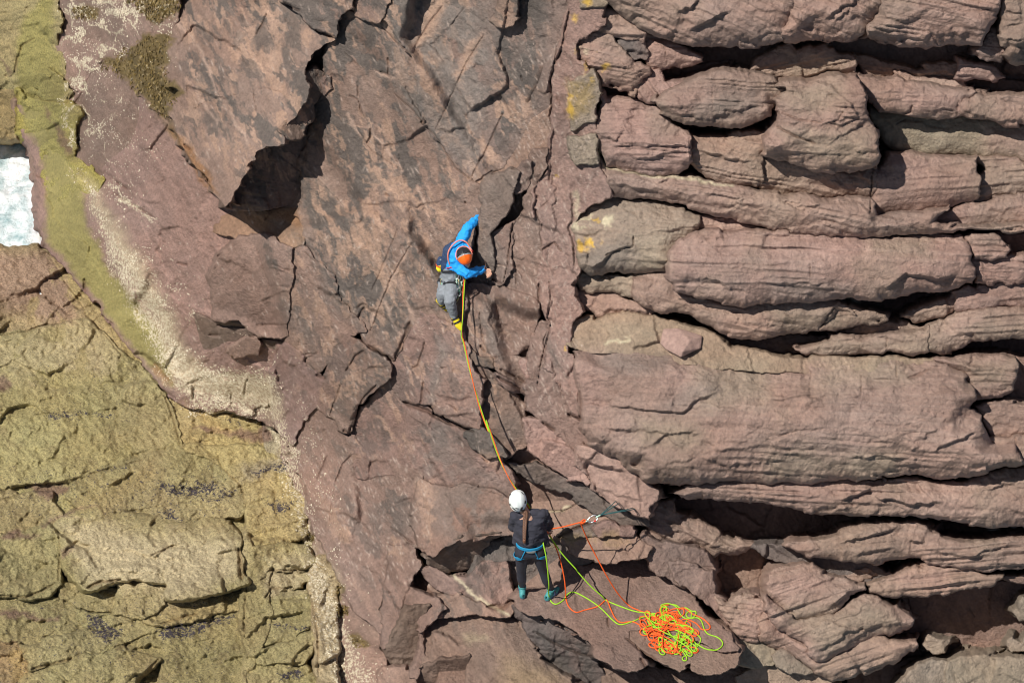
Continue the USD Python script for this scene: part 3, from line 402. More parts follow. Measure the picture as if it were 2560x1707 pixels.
# joints and cracks: line | width in pixels of the photograph | depth in m
CRACKS = '''2: 870,190 940,270 1070,380|4|.04
2: 1070,380 1120,270 1200,150 1290,30|4|.03
2: 820,480 940,545|3|.03
2: 940,640 1080,760 1140,840 1230,930 1370,1150 1490,1240|4|.04
2: 1135,835 1160,860|9|.12
2: 1570,240 1430,460 1380,580 1240,890|3|.03
2: 1700,780 1560,1080 1490,1210|5|.04
2: 700,880 790,1040 1010,1180|3|.03
2: 790,880 790,940 760,1000|4|.06
2: 700,590 705,690 730,790|4|.05
2: 640,660 705,690|4|.05
2: 350,1150 450,1260 600,1420|3|.02
2: 1110,1330 1200,1500 1230,1568|3|.02
2: 610,370 720,465|3|.03
2: 890,1335 925,1350|5|.06
2: 1340,180 1440,40|3|.03
2: 860,490 910,520 910,400|5|.07
1: 1220,150 1370,350 1450,500 1500,640 1600,820 1700,980|3|.012
1: 1420,700 1330,760|3|.03
1: 1761,560 1740,640 1761,760|3|.03
6: 980,0 870,260 800,430|3|.03
6: 1070,110 930,340 780,720|3|.04
6: 900,250 940,330|3|.03
6: 960,400 1060,560|3|.02
6: 740,550 700,620|8|.08
6: 750,840 680,880 610,990|5|.06
6: 580,1070 510,1290|5|.06
6: 830,1080 740,1170 690,1280 640,1420|7|.07
6: 1160,790 1120,950 1080,965|4|.05
6: 1530,570 1560,760 1600,860|4|.03
6: 300,870 420,860 330,900 420,1000 500,990|4|.04
6: 340,170 410,230|3|.04
6: 550,455 590,465|6|.07
6: 1150,1060 1130,1210|6|.06
6: 410,1200 320,1320|3|.03
6: 400,1290 395,1400|3|.03
6: 1060,650 1010,780 960,900|10|.12
6: 770,810 880,870 960,915|8|.12
6: 410,1010 480,1040|9|.12
6: 600,1390 650,1420|9|.14
6: 0,140 90,400 80,440|3|.03
6: 90,400 250,410|3|.02
6: 0,660 215,665|4|.05
6: 100,250 240,300|4|.04
6: 1010,1195 1180,1260 1300,1330 1500,1400|11|.2
10: 490,0 470,60 420,170|4|.05
10: 660,0 600,60 560,150 540,190|5|.07
10: 540,190 500,480|3|.03
10: 580,520 560,700|3|.03
10: 930,500 1080,605|4|.06
10: 1250,200 1500,230 1761,300|2|.02
10: 1130,820 1150,900 1220,965|14|.3
10: 690,790 770,870|2|.02
10: 1590,1040 1700,1050 1761,1000|12|.2
B: 720,700 690,850 670,1000 660,1110 620,1280|4|.07
B: 560,1100 660,1120|5|.06
B: 510,1240 600,1290 570,1340|5|.07
B: 740,1150 740,1370|3|.04
B: 990,970 1120,890 1200,970|5|.06
B: 1080,180 1070,290|4|.05
B: 960,430 920,550|5|.04
B: 1060,480 990,550|3|.03
B: 970,1280 965,1480|8|.08
B: 150,150 220,210 340,300|3|.03
B: 390,110 330,220|3|.03
B: 240,490 260,500|6|.06
D: 1070,20 1080,150 1050,370|4|.04
D: 1070,430 1060,560 1030,660 1025,720 975,860 950,1030|5|.06
D: 380,280 390,420 420,560|4|.05
D: 400,640 440,700|6|.06
D: 1370,1080 1375,1380|8|.12
D: 1180,980 1190,1140|3|.03
D: 1000,1390 1120,1470|8|.1
D: 590,870 700,930 830,1010|9|.09
D: 560,950 700,1020 830,1100|9|.1
D: 790,740 870,650|14|.12
D: 1260,1310 1380,1370|10|.14
3: 400,60 370,200 330,380 290,440|6|.09
3: 60,520 70,560|4|.05
3: 230,100 330,120 350,170 320,240|2|.012
3: 1380,600 1385,820|2|.02
3: 1050,350 1060,450|2|.02
3: 1225,940 1225,1150|3|.03
3: 250,1160 260,1240|4|.04
4: 1060,0 1200,30 1340,80 1470,80 1550,50|3|.03
4: 960,130 1100,170 1180,230 1110,265|2|.02
4: 100,780 250,830 400,850 480,830 515,770|3|.035
4: 720,1190 700,1480|4|.05
4: 840,1240 920,1220 960,1160|2|.02
4: 1310,690 1300,800|3|.03
4: 870,860 950,820|4|.03
4: 920,790 980,770 990,730|4|.05
4: 60,870 200,940 330,990|5|.06
7: 840,60 830,130 750,150 640,190|4|.05
7: 460,540 480,555 560,580|3|.03
7: 640,800 720,775 810,770|2|.015
7: 1530,280 1580,265|3|.03
8: 290,250 290,340|3|.03
8: 290,250 400,215|2|.02
8: 880,905 885,1020|2|.03
8: 640,1010 640,1150|2|.03
8: 970,1030 1030,1015 1090,980 1110,975|8|.05
8: 460,545 360,690|4|.05
8: 820,750 815,850|3|.03
8: 1700,1440 1720,1568|3|.03
11: 160,150 250,130 330,180|2|.02
11: 0,260 100,250 200,190|4|.05
11: 240,385 360,385 460,330|3|.05
11: 760,720 790,830 850,1050|2|.0
11: 150,1215 300,1290 480,1370 560,1385|6|.09
11: 780,1260 870,1335 1000,1410|7|.1
11: 890,1400 925,1460|10|.1
11: 990,1000 900,960 850,890|2|.015
11: 660,1120 665,1180|6|.06
11: 1410,770 1110,760|2|.02
11: 320,570 450,500 540,470|10|.12
12: 950,960 990,1090 1050,1110|2|.03
12: 1380,1050 1420,1110|2|.03
5: 1130,1150 1190,1300 1240,1500|5|.07
5: 0,735 180,710 320,660|6|.05
5: 250,1280 540,1260|4|.03
5: 440,370 540,480 600,600 760,780 880,920|4|.04
5: 1030,1010 1120,1110 1210,1170|4|.05
5: 580,350 590,440|9|.12
5: 1220,240 1290,255|8|.1
5: 1500,670 1690,685|7|.12
5: 1440,740 1520,740|9|.08
5: 1330,1100 1330,1180|8|.1
5: 1700,1050 1685,1150|7|.07
5: 1590,1140 1590,1260|5|.05
5: 1120,90 1140,105|3|.04
9: 400,540 410,720 400,880|5|.05
9: 1500,0 1520,80 1650,200 1690,360|4|.05
9: 1690,850 1680,1250|4|.05
9: 860,390 1250,330 1690,270|3|.03
9: 1060,230 1300,180 1560,190|3|.03
9: 620,130 800,80 1000,30|5|.04
9: 170,215 480,190|6|.06
9: 600,920 700,870 830,860|12|.22
9: 1040,690 1200,620|7|.06
9: 1150,720 1340,715|3|.02
9: 220,1470 500,1400|10|.1
9: 800,1340 900,1290|6|.05
9: 1090,1400 940,1560|12|.12
9: 1100,1160 1360,1090|7|.07
9: 1640,640 1660,850|12|.25
9: 0,965 180,980 380,880|8|.09
10: 130,260 140,400 180,480|4|.04
10: 0,260 300,260|3|.02
10: 0,480 300,460|3|.03
10: 80,800 380,790|6|.07
10: 60,980 100,920 250,910|6|.07
10: 380,960 420,1200 430,1500|4|.04
1: 150,310 100,490|8|.1
1: 470,640 465,710 300,690 240,650|5|.08
1: 240,265 150,320|6|.07
1: 120,630 115,900|6|.08
1: 700,740 640,860 540,780|2|.02
1: 890,560 910,640 870,760|6|.05
1: 880,1090 1060,1190 1220,1090|2|.02
1: 1270,990 1310,1030|9|.1
1: 780,1330 900,1400 1060,1500|6|.08
1: 800,1250 880,1300|10|.1
2: 180,20 260,60 300,80|7|.08
2: 70,100 40,180 0,240|6|.06
2: 410,210 470,240 540,255|7|.09
2: 1350,1380 1361,1560|0|0'''

# lips: above the line the bed stands proud, below it is cut back:  line | height m | reach px
LIPS = '''7: 620,1200 900,1240 1170,1280 1290,1180 1450,1110|.07|45
7: 630,1380 700,1400 870,1390|.07|30
7: 920,1510 1060,1420 1290,1400|.06|35
7: 1380,1530 1600,1520 1761,1500|.03|20
8: 0,1180 120,1190 350,1140|.03|20
8: 0,1420 200,1390 420,1380|.025|20
8: 1040,1460 1160,1400|.04|20
8: 1120,1540 1240,1480 1450,1380|.07|30
8: 800,430 960,320 1130,345 1320,310|.1|40
8: 380,440 640,470|.04|20
8: 0,400 200,370 420,390|.04|22
7: 1110,340 1300,360 1480,400 1640,460|.04|25
7: 470,230 600,260 700,180 835,130|.07|35
3: 670,1010 830,1000 1000,985 1220,1010|.08|40
3: 800,1080 1050,1060 1210,1040|.05|25
3: 800,860 1000,850|.03|20
3: 660,1265 900,1300 1200,1390|.04|25
3: 1010,1260 1080,1220|.05|20
3: 1240,1030 1500,1090 1720,1110|.06|25
3: 1330,1330 1500,1370 1700,1430|.05|22
3: 1050,790 1370,800 1560,770 1740,700|.05|25
4: 160,1410 260,1430 400,1420|.05|25
4: 20,1020 200,1050|.04|22
4: 350,850 500,860 680,780|.05|30
4: 440,980 600,880 700,830|.04|22
4: 120,830 220,840|.03|14
4: 340,1170 600,1140|.03|18
4: 670,690 700,740 780,700|.03|14
4: 1330,760 1500,830|.03|16
4: 1150,770 1300,770|.03|12
4: 360,120 500,60 640,0|.08|25
4: 440,130 560,90|.06|18
4: 1620,90 1761,80|.05|18
4: 1640,180 1761,170|.05|18
4: 1630,290 1761,285|.05|16
3: 1130,110 1220,60 1320,0|.08|30
3: 1200,200 1350,160 1500,60|.08|30
3: 700,70 1000,130 1140,150|.03|16
3: 900,190 1100,260 1180,270|.04|16
12: 500,20 760,20 970,45|.05|22
12: 0,40 200,20|.02|14
12: 510,310 620,270 730,235|.12|40
12: 710,295 900,315 1080,350 1210,330|.1|35
12: 340,395 600,350 750,335|.04|22
12: 230,300 400,285|.03|14
12: 1480,250 1600,220 1720,200|.05|25
12: 1300,360 1470,340|.03|14
12: 490,605 700,570 920,500|.1|30
12: 600,690 780,660 900,640|.05|20
12: 960,600 1090,600|.1|30
12: 1080,640 1400,690 1600,640 1761,620|.07|25
12: 400,1030 560,940 650,930|.09|30
12: 320,1200 600,1080 760,990|.03|16
12: 320,1350 560,1250 900,1150|.05|20
12: 340,1405 600,1310|.04|18
12: 700,850 780,690|.03|10
11: 330,150 560,240 700,330|.02|14
11: 540,230 640,250 930,330|.03|16
11: 1040,560 1180,550|.06|20
11: 1250,640 1480,600|.04|16
11: 470,0 600,90 800,110|.12|35
9: 410,620 700,640 1150,690|.04|24
9: 600,830 900,800 1160,820|.05|24
9: 1030,690 1210,610|.07|25
9: 1480,660 1640,640|.06|25
9: 520,180 620,130|.04|20
9: 850,390 1000,400|.03|16
9: 0,230 200,210|.07|25
9: 0,1280 160,1290|.1|30
10: 180,790 300,780 400,740|.12|30
10: 150,940 240,910|.07|22
10: 30,870 110,800|.05|20
10: 180,1440 340,1420|.07|25
5: 250,1290 560,1265|.025|18
5: 560,1500 900,1480|.03|20
5: 860,1560 1000,1540 1200,1500|.05|25
10: 1290,700 1400,620 1500,590|.08|25
6: 1250,1150 1400,1180 1500,1170|.03|22
6: 1260,1290 1400,1300 1520,1280|.04|20
6: 90,280 200,310|.04|18
6: 30,500 160,470 240,440|.04|22
D: 950,1030 975,860 1020,720 1040,600 1080,430 1050,370 1080,200 1070,20|.06|38
B: 990,960 975,700 960,430 985,150|.05|40
3: 130,1300 240,1200 265,1000 280,780 300,440 340,330 400,60|.05|36
B: 1120,890 1110,500 1080,180 1060,0|.035|28
B: 1290,1200 1290,900 1270,600 1240,300|.045|45
D: 280,700 230,560 225,400 280,100|.05|35
D: 620,760 570,600 500,420 470,200|.03|35
D: 1180,1100 1100,900 1060,740|.04|40
6: 340,1400 310,1000 290,700 300,300|.02|40
10: 900,800 760,500 640,200|.025|45
10: 720,1000 560,600 480,300|.02|40'''
# ------------------------------------------------------------------ survey grid of the rock face
STEP = 2.6; MARGIN = 140
GX = np.arange(-MARGIN, W0 + MARGIN + STEP, STEP, dtype=np.float32); GY = np.arange(-MARGIN, H0 + MARGIN + STEP, STEP, dtype=np.float32)
NX, NY = len(GX), len(GY); X, Y = np.meshgrid(GX, GY); PM = 193.0      # pixels of the photograph to one metre

def rbf(pts, s=1.0):
    p = np.array(pts, float); f = RBFInterpolator(p[:, :2] / .91875 / 1000, p[:, 2], kernel='thin_plate_spline', smoothing=s * .002)
    cx, cy = np.linspace(GX[0], GX[-1], 90), np.linspace(GY[0], GY[-1], 62); a, b = np.meshgrid(cx, cy)
    z = f(np.stack([a.ravel(), b.ravel()], 1) / 1000).reshape(a.shape)
    return ndimage.map_coordinates(z, np.stack(np.meshgrid(np.linspace(0, 61, NY), np.linspace(0, 89, NX), indexing='ij')), order=3, mode='nearest').astype(np.float32)

BASE_C = rbf([(-130, 320, -5.6), (20, 250, -5.2), (20, 0, -4.6), (100, 0, -3.7), (100, 570, -3.95), (90, 380, -4.8), (210, 675, -3.3), (330, 830, -2.5), (440, 920, -2.0), (610, 940, -1.5), (700, 1100, -.8), (740, 1270, 0), (800, 1430, .9), (880, 1568, 1.6),
    (200, 250, -2.7), (400, 300, -.8), (300, 550, -1.9), (500, 700, -.5), (540, 480, .15), (640, 250, .8), (450, 50, .35), (800, 300, 1.6), (1000, 300, 2.4), (1100, 600, 2.5), (900, 800, 1.6), (750, 900, .5), (900, 1150, 1.0), (1000, 1350, 1.5),
    (1200, 1200, 1.75), (1290, 1400, 2.0), (1550, 1450, 2.3), (1400, 1200, 2.3), (1400, 800, 2.9), (1400, 400, 3.4), (1400, 0, 4.1), (2352, 0, 4.2), (2352, 700, 3.2), (2352, 1568, 2.1), (1800, 1568, 2.2), (1900, 1000, 2.8), (1000, 0, 3.0), (760, 0, 1.9), (1150, 1000, 2.2)])
BASE_P = (1.45 - (1568 - Y * .91875) / 184 * 1.07 + 0.0 * X).astype(np.float32)

# one field of unevenness for all outlines, so that neighbours stay fitted together
WX = (9 * fbm(X, Y, 80, 2, 1) + 9 * fbm(X, Y, 20, 3, 2, .6)).astype(np.float32); WY = (9 * fbm(X, Y, 80, 2, 5) + 9 * fbm(X, Y, 20, 3, 6, .6)).astype(np.float32)
from scipy.spatial import cKDTree
def cells(size, stretch, seed, amp):
    r = np.random.RandomState(seed); u, v = (X + .8 * WX) / stretch, Y + .8 * WY; lo, hi = np.array([u.min(), v.min()]), np.array([u.max(), v.max()]); p = r.uniform(lo, hi, (int(np.prod((hi - lo) / size)), 2))
    i = cKDTree(p).query(np.stack([u.ravel(), v.ravel()], 1), workers=-1)[1].reshape(u.shape); o = r.normal(0, amp, (len(p), 2)).astype(np.float32)
    return ndimage.gaussian_filter(o[i, 0], .8), ndimage.gaussian_filter(o[i, 1], .8)
_a, _b = cells(34, 1.5, 21, 2.8), cells(15, 1.6, 22, 1.4)
XW, YW = X + WX + _a[0] + _b[0], Y + WY + _a[1] + _b[1]
N_BIG = fbm(X, Y, 260, 3, 11); N_MID = fbm(X + 2 * WX, Y + 2 * WY, 70, 5, 12, .55); N_FINE = fbm(X, Y, 14, 3, 13, .6)
RIDGE = np.abs(fbm(X + WX * 2, Y + WY * 2, 110, 4, 14)) ; BUMPY = fbm(X, Y, 9, 2, 15, .6)
_ch = fbm(X + 3 * WX, Y + 3 * WY, 34, 3, 17, .55); CHIP = (np.abs(_ch) - .1).astype(np.float32)
def facets(cell, stretch, ang, seed, steep):
    """Fracture faces: each cell of broken stone is a small plane of its own slope."""
    r = np.random.RandomState(seed); cs, sn = math.cos(math.radians(ang)), math.sin(math.radians(ang))
    u = ((X + 1.6 * WX) * cs + (Y + 1.6 * WY) * sn) / stretch; v = -(X + 1.6 * WX) * sn + (Y + 1.6 * WY) * cs
    lo, hi = np.array([u.min(), v.min()]), np.array([u.max(), v.max()]); n = int(np.prod((hi - lo) / cell))
    p = r.uniform(lo, hi, (n, 2)); g = r.normal(0, steep, (n, 2)); o = r.normal(0, cell / PM * .05, n)
    i = cKDTree(p).query(np.stack([u.ravel(), v.ravel()], 1), workers=-1)[1].reshape(u.shape)
    f = (g[i, 0] * (u - p[i, 0]) + g[i, 1] * (v - p[i, 1])) / PM + o[i]
    return ndimage.gaussian_filter(f, .7).astype(np.float32)
FACETL = ndimage.gaussian_filter(facets(210, 2.0, 60, 9, .18), 3.2)
FACET = facets(75, 1.5, 58, 1, .22) + .7 * facets(26, 1.4, 58, 2, .25); FACETB = facets(46, 2.6, 4, 3, .26) + .7 * facets(18, 2.2, 4, 4, .3); FACETP = facets(60, 1.7, -14, 5, .25) + .7 * facets(22, 1.5, -14, 6, .32)
def rotated(ang):
    c, s = math.cos(math.radians(ang)), math.sin(math.radians(ang)); return X * c + Y * s, -X * s + Y * c
U60, V60 = rotated(58); STRI = fbm(U60 / 9 + WX, V60 + WX, 7, 3, 21, .6); STRI2 = fbm(rotated(-52)[0] / 6, rotated(-52)[1] + WY, 16, 3, 22)

CRK = np.zeros_like(X); CRKD = np.zeros_like(X); LIP = np.zeros_like(X)
def window(pts, pad):
    x0, y0 = pts.min(0) - pad; x1, y1 = pts.max(0) + pad
    i0, i1 = np.searchsorted(GX, [x0, x1]); j0, j1 = np.searchsorted(GY, [y0, y1]); return slice(j0, max(j1, j0 + 1)), slice(i0, max(i1, i0 + 1))
for row in CRACKS.split('\n'):
    a, w, d = row.split('|'); pts = P(a); w, d = float(w), float(d)
    if w == 0: continue
    s = window(pts, 6 * w + 12)
    q, side, t = line_d(X[s] + .45 * WX[s] + 3 * BUMPY[s], Y[s] + .45 * WY[s], pts)
    width = w * .42 * (.55 + .9 * (noise(X[s] / 22, Y[s] / 22, 31) + .5)) * np.clip(np.minimum(t, 1 - t) * 8 + .35, 0, 1)
    k = np.exp(-(q / np.maximum(width, .8)) ** 2)
    CRK[s] = np.maximum(CRK[s], k * min(d, .04 + .28 * d))
for row in LIPS.split('\n'):
    a, d, L = row.split('|'); pts = P(a); d, L = float(d), float(L); s = window(pts, 3.5 * L)
    q, side, t = line_d(XW[s] + 3 * N_MID[s] * 6, YW[s] + 10 * N_MID[s], pts)
    fade = np.clip(np.minimum(t, 1 - t) * 5, 0, 1); sd = q * side
    v = np.where(sd < 0, .75 * np.exp(-q / L), -.55 * np.exp(-q / (L * .8)) ) ; soft = np.tanh(-sd / 1.6)
    LIP[s] += d * fade * (np.where(sd < 0, .75, .55) * np.exp(-q / L) * soft)

# ------------------------------------------------------------------ colours that stay with the stone: lichen, weed, barnacles, stains, veins
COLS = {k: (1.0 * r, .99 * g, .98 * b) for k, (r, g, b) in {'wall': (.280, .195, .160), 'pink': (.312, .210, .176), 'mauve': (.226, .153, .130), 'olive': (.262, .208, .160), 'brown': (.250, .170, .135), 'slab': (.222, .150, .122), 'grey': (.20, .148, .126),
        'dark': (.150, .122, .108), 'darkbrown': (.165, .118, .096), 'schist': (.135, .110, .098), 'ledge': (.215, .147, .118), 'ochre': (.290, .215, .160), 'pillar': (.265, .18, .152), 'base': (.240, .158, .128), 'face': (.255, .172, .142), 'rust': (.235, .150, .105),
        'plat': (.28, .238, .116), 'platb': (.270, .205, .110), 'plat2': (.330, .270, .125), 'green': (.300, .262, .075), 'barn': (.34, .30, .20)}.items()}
TINT = np.ones(X.shape + (3,), np.float32); PATCH = np.zeros(X.shape + (4,), np.float32); BARN = np.zeros_like(X); MUSS = np.zeros_like(X)
PCOL = {'lichen': (.58, .37, .07), 'cream': (.55, .49, .34), 'weed': (.135, .098, .038), 'rust': (.27, .14, .065), 'green': (.262, .232, .085), 'tan': (.375, .245, .175), 'black': (.085, .078, .072), 'plum': (.15, .085, .070), 'sand': (.44, .37, .24),
        'rosy': (.345, .226, .192), 'grey': (.165, .145, .13), 'olive': (.27, .225, .165), 'bare': (.26, .165, .14), 'ochre': (.33, .235, .10)}
def paint(col, pts, soft=14, strength=1.0, rough=1.0, thr=None, seed=0):
    global PATCH
    pts = P(pts); s = window(pts, soft * 2 + 20)
    d = poly_sd(XW[s] + rough * (26 * N_MID[s] + 10 * noise(X[s] / 7, Y[s] / 7, 70 + seed)), YW[s] + rough * (26 * fbm(X[s], Y[s], 60, 3, 40 + seed) + 10 * noise(X[s] / 7, Y[s] / 7, 90 + seed)), pts)
    m = sstep(-soft, soft, d) * strength
    if thr is not None: m = m * thr[s]
    if col == 'barn': BARN[s] = np.maximum(BARN[s], m); return
    if col == 'clean': BARN[s] *= 1 - m; return
    if col == 'mussel': MUSS[s] = np.maximum(MUSS[s], m); return
    c = np.array(PCOL[col], np.float32)
    PATCH[s][..., :3] = PATCH[s][..., :3] * (1 - m[..., None]) + c * m[..., None]; PATCH[s][..., 3] = np.maximum(PATCH[s][..., 3], m)

blot = lambda t, w=.05, sd=0: sstep(t - w, t + w, fbm(U60 / 2.6 + 3 * WX, V60 + 3 * WX, 52, 5, 50 + sd, .6))
blot2 = lambda t, w=.04, sd=0: sstep(t - w, t + w, fbm(X + 2 * WX, Y + 2 * WY, 60, 5, 60 + sd, .6))
blot3 = lambda t, w=.04, sd=0: sstep(t - w, t + w, fbm(U60 / 2.2 + 2 * WX, V60 + 2 * WX, 21, 4, 55 + sd, .6) + .5 * C_REG)
C_REG = fbm(X, Y, 150, 3, 58)
_mid = 'O: 410,-60 1260,-60 1240,250 1120,400 1040,480 1000,640 900,800 760,700 700,560 690,420 600,460 420,330'
paint('black', _mid, 30, .85, thr=blot(.025, .03)); paint('tan', _mid, 30, .7, thr=blot(.13, .05, 7))
paint('black', _mid, 30, .62, thr=blot3(.10)); paint('tan', _mid, 30, .6, thr=blot3(.16, .04, 5)); paint('black', '6: 200,0 1761,0 1761,1400 900,1568 300,1568', 40, .5, thr=blot3(.11, .04, 2)); paint('tan', '6: 200,0 1761,0 1761,1400 900,1568 300,1568', 40, .55, thr=blot3(.15, .04, 6)); paint('black', '10: 300,0 1761,0 1761,1200 900,1200', 40, .5, thr=blot3(.13, .04, 3))
paint('black', '6: 0,0 300,100 560,450 700,620 900,860 1000,1150 1500,1450 1400,1568 900,1560 600,1300 300,700 0,300', 40, .75, thr=blot(.07, .04, 3))
paint('black', '10: 700,0 1100,100 1050,500 900,620 800,400', 40, .7, thr=blot(.03, .04, 4)); paint('tan', '10: 380,100 700,0 1100,100 1050,600 850,1000 600,800', 40, .6, thr=blot(.12, .04, 9))
paint('grey', '2: 900,0 1620,0 1600,700 1490,1200 1000,700', 40, .75, thr=blot(-.10, .07, 5)); paint('tan', '2: 1270,-100 1180,60 1060,330 1130,330 1260,160 1330,-100', 18, .8); paint('tan', '2: 1580,240 1480,440 1380,560 1350,540 1470,330', 14, .8); paint('tan', '2: 1110,330 1010,420 1060,620 1150,640 1270,420', 22, .6, thr=blot2(-.05))
paint('grey', '6: 1250,760 1200,1000 1180,1230 1230,1230 1290,960 1330,780', 16, .7); paint('grey', '6: 1750,0 1600,0 1420,200 1440,700 1650,800', 30, .5, thr=blot(-.02, .06, 8)); paint('grey', 'D: 380,200 560,500 600,760 480,640 400,420', 16, .7); paint('grey', 'D: 1040,480 1180,760 1130,900 1050,640', 14, .6); paint('black', 'D: 620,1330 820,1320 850,1568 480,1568', 20, .5)
paint('grey', 'A: 30,640 900,620 860,1100 300,1150 60,1000', 30, .55, thr=blot2(-.1)); paint('grey', 'A: 0,0 200,120 560,440 780,600 0,560', 30, .55, thr=blot2(-.12, .05, 2)); paint('tan', 'A: 0,560 150,600 120,900 220,950 180,1300 100,1300 0,900', 20, .6, thr=blot2(-.05, .05, 3))
paint('black', 'A: 620,1200 900,1130 930,1300 560,1420', 20, .6, thr=blot2(0)); paint('black', 'A: 500,1400 1500,1400 1450,1568 500,1568', 30, .7, thr=blot2(-.05)); paint('ochre', 'A: 1400,1130 2060,1110 2060,1180 1250,1260', 20, .5, thr=blot2(-.06)); paint('tan', 'A: 560,300 800,330 760,520 640,480', 10, .5)
paint('rosy', 'A: 1150,300 1450,300 1700,600 1300,520', 30, .5); paint('ochre', '11: -60,1400 300,1450 380,1568 -60,1700', 40, .35); paint('sand', '10: 1440,1240 1600,1260 1600,1290 1440,1290', 16, .5); paint('black', '11: 130,1180 500,1290 590,1430 560,1568 250,1430', 20, .75, thr=blot2(-.12))
# the bedded wall
for a in ('3: 1240,440 1300,405 1000,330 900,240 900,470', '3: 590,800 700,690 900,760 900,900 600,900', '3: 1000,700 1250,600 1380,620 1350,780 1080,770', '3: 1170,880 1230,930 1240,1050 1140,1080', '4: 880,600 1350,680 1320,780 1000,780', '4: 1480,900 1900,880 1900,1100 1480,1050', '8: 0,30 700,70 700,180 0,180', '7: 430,440 510,440 520,520 450,530', '7: 1020,770 1160,760 1200,860 1100,850',
          '8: 250,930 560,930 560,1000 250,1000', '7: 400,950 620,830 640,1300 480,1300', '7: 1100,1000 1230,980 1200,1080 1050,1080', '11: 930,330 1060,340 1030,480 930,480', '12: 20,900 260,830 400,860 300,950 60,980', '12: 0,1080 200,1250 330,1400 200,1380 0,1200', '12: 860,810 1240,780 1240,900 900,900', '12: 0,200 700,210 900,300 0,300', '8: 1420,200 1761,190 1761,300 1430,280', '8: 1250,640 1480,590 1480,660 1200,700', '4: 850,1100 1150,1100 1100,1200 850,1200'):
    paint('rosy', a, 30, .6)
for a in ('7: 850,50 1080,50 1060,280 850,280', '4: 750,800 1200,830 1100,1050 850,1020', '4: 1250,840 1450,860 1450,1050 1200,1000', '7: 600,640 1000,640 1000,790 700,760', '7: 1250,950 1761,900 1761,1200 1300,1250', '8: 400,900 950,930 950,1050 400,1050', '8: 1300,920 1680,920 1680,1100 1400,1100', '12: 80,1100 700,1000 900,1150 400,1350', '12: 0,0 900,0 900,130 0,160', '8: 0,560 820,600 820,640 100,700', '8: 300,780 1090,760 1090,850 300,850', '4: 0,590 500,590 560,700 200,760', '4: 100,900 700,900 720,1130 300,1130', '8: 700,60 1100,60 1100,180 700,180', '7: 850,1300 1300,1380 1300,1500 900,1480', '4: 100,340 520,420 450,500 150,500', '12: 1250,1390 1900,1390 1900,1700 1250,1700'):
    paint('olive', a, 34, .55)
for a in ('7: 470,130 840,60 840,160 780,290 500,290', '7: 1180,1120 1380,1010 1420,1090 1250,1230 1000,1290', '3: 1250,700 1700,620 1700,800 1250,830', '8: 0,330 600,400 600,480 0,480', '7: 560,860 1000,860 1050,960 650,1000'):
    paint('grey', a, 26, .5)
paint('lichen', '3: 460,335 600,332 620,365 560,410 590,515 545,520 480,460', 8, 1, 1.2, thr=blot2(-.03)); paint('cream', '3: 460,335 540,335 530,470 480,460', 10, .7, 1.2, thr=blot2(-.02, .04, 4)); paint('lichen', '3: 620,465 705,465 700,490 625,495', 5, .9)
paint('ochre', '3: 420,560 560,560 530,780 420,820', 16, .7); paint('lichen', '3: 418,640 450,660 470,740 430,810 418,800', 6, 1); paint('lichen', '3: 530,540 580,560 560,660 535,640', 6, .9, thr=blot2(-.05)); paint('lichen', '3: 490,0 535,0 530,60 500,60', 6, 1); paint('lichen', '3: 405,120 440,110 430,170 405,160', 6, .7)
paint('cream', '3: 435,1500 560,1480 690,1490 640,1568; 7: 600,10 560,60 450,60', 10, .9, 1.2, thr=blot2(-.08)); paint('lichen', '7: 600,40 590,110 530,130 455,140 450,90 520,60', 7, 1, 1.2, thr=blot2(-.1)); paint('lichen', '3: 540,1500 590,1495 590,1520 540,1520', 4, 1); paint('lichen', '3: 275,1210 295,1210 295,1230 275,1230', 3, 1); paint('cream', '3: 400,1350 440,1340 450,1500 430,1560', 8, .5, thr=blot2(-.02)); paint('lichen', '7: 385,810 400,810 400,830 385,830', 3, 1)
for a, w in (('3: 595,1050 625,1095 640,1150 660,1162 830,1192 880,1188 960,1203 1110,1216 1280,1233 1380,1262 1490,1275', 3.2), ('7: 640,800 720,778 810,770', 3), ('11: 250,385 360,382 420,352', 3), ('10: 1350,820 1500,960 1640,1040 1750,1100', 4), ('12: 430,1370 560,1250', 0)):
    if w:
        pts = P(a); s = window(pts, 20); q, _, t = line_d(XW[s], YW[s], pts); m = np.exp(-(q / w) ** 2)[..., None] * .75; PATCH[s][..., :3] = PATCH[s][..., :3] * (1 - m) + np.array(PCOL['cream'], np.float32) * m; PATCH[s][..., 3] = np.maximum(PATCH[s][..., 3], m[..., 0])
# pale veins across the slabs
for a in ('1: 1220,150 1370,350 1450,500 1500,640 1600,820 1700,980', '1: 1290,560 1400,720 1400,700 1500,860', '2: 790,860 830,920 1010,1180', '2: 350,1150 450,1260 600,1420', '2: 1110,1300 1160,1400 1200,1500 1240,1600', '6: 890,240 930,330 1000,400 1060,560 1140,740', '6: 1090,90 960,300 870,480 780,640', '6: 890,500 960,720 1010,780', '2: 640,800 720,940', '2: 820,480 960,560'):
    pts = P(a); s = window(pts, 24); q, _, t = line_d(XW[s], YW[s], pts); m = (np.exp(-(q / 4.2) ** 2) * (.35 + .9 * (noise(X[s] / 30, Y[s] / 30, 3) + .3)).clip(0, .8))[..., None]
    PATCH[s][..., :3] = PATCH[s][..., :3] * (1 - m) + np.array((.40, .285, .225), np.float32) * m; PATCH[s][..., 3] = np.maximum(PATCH[s][..., 3], m[..., 0])
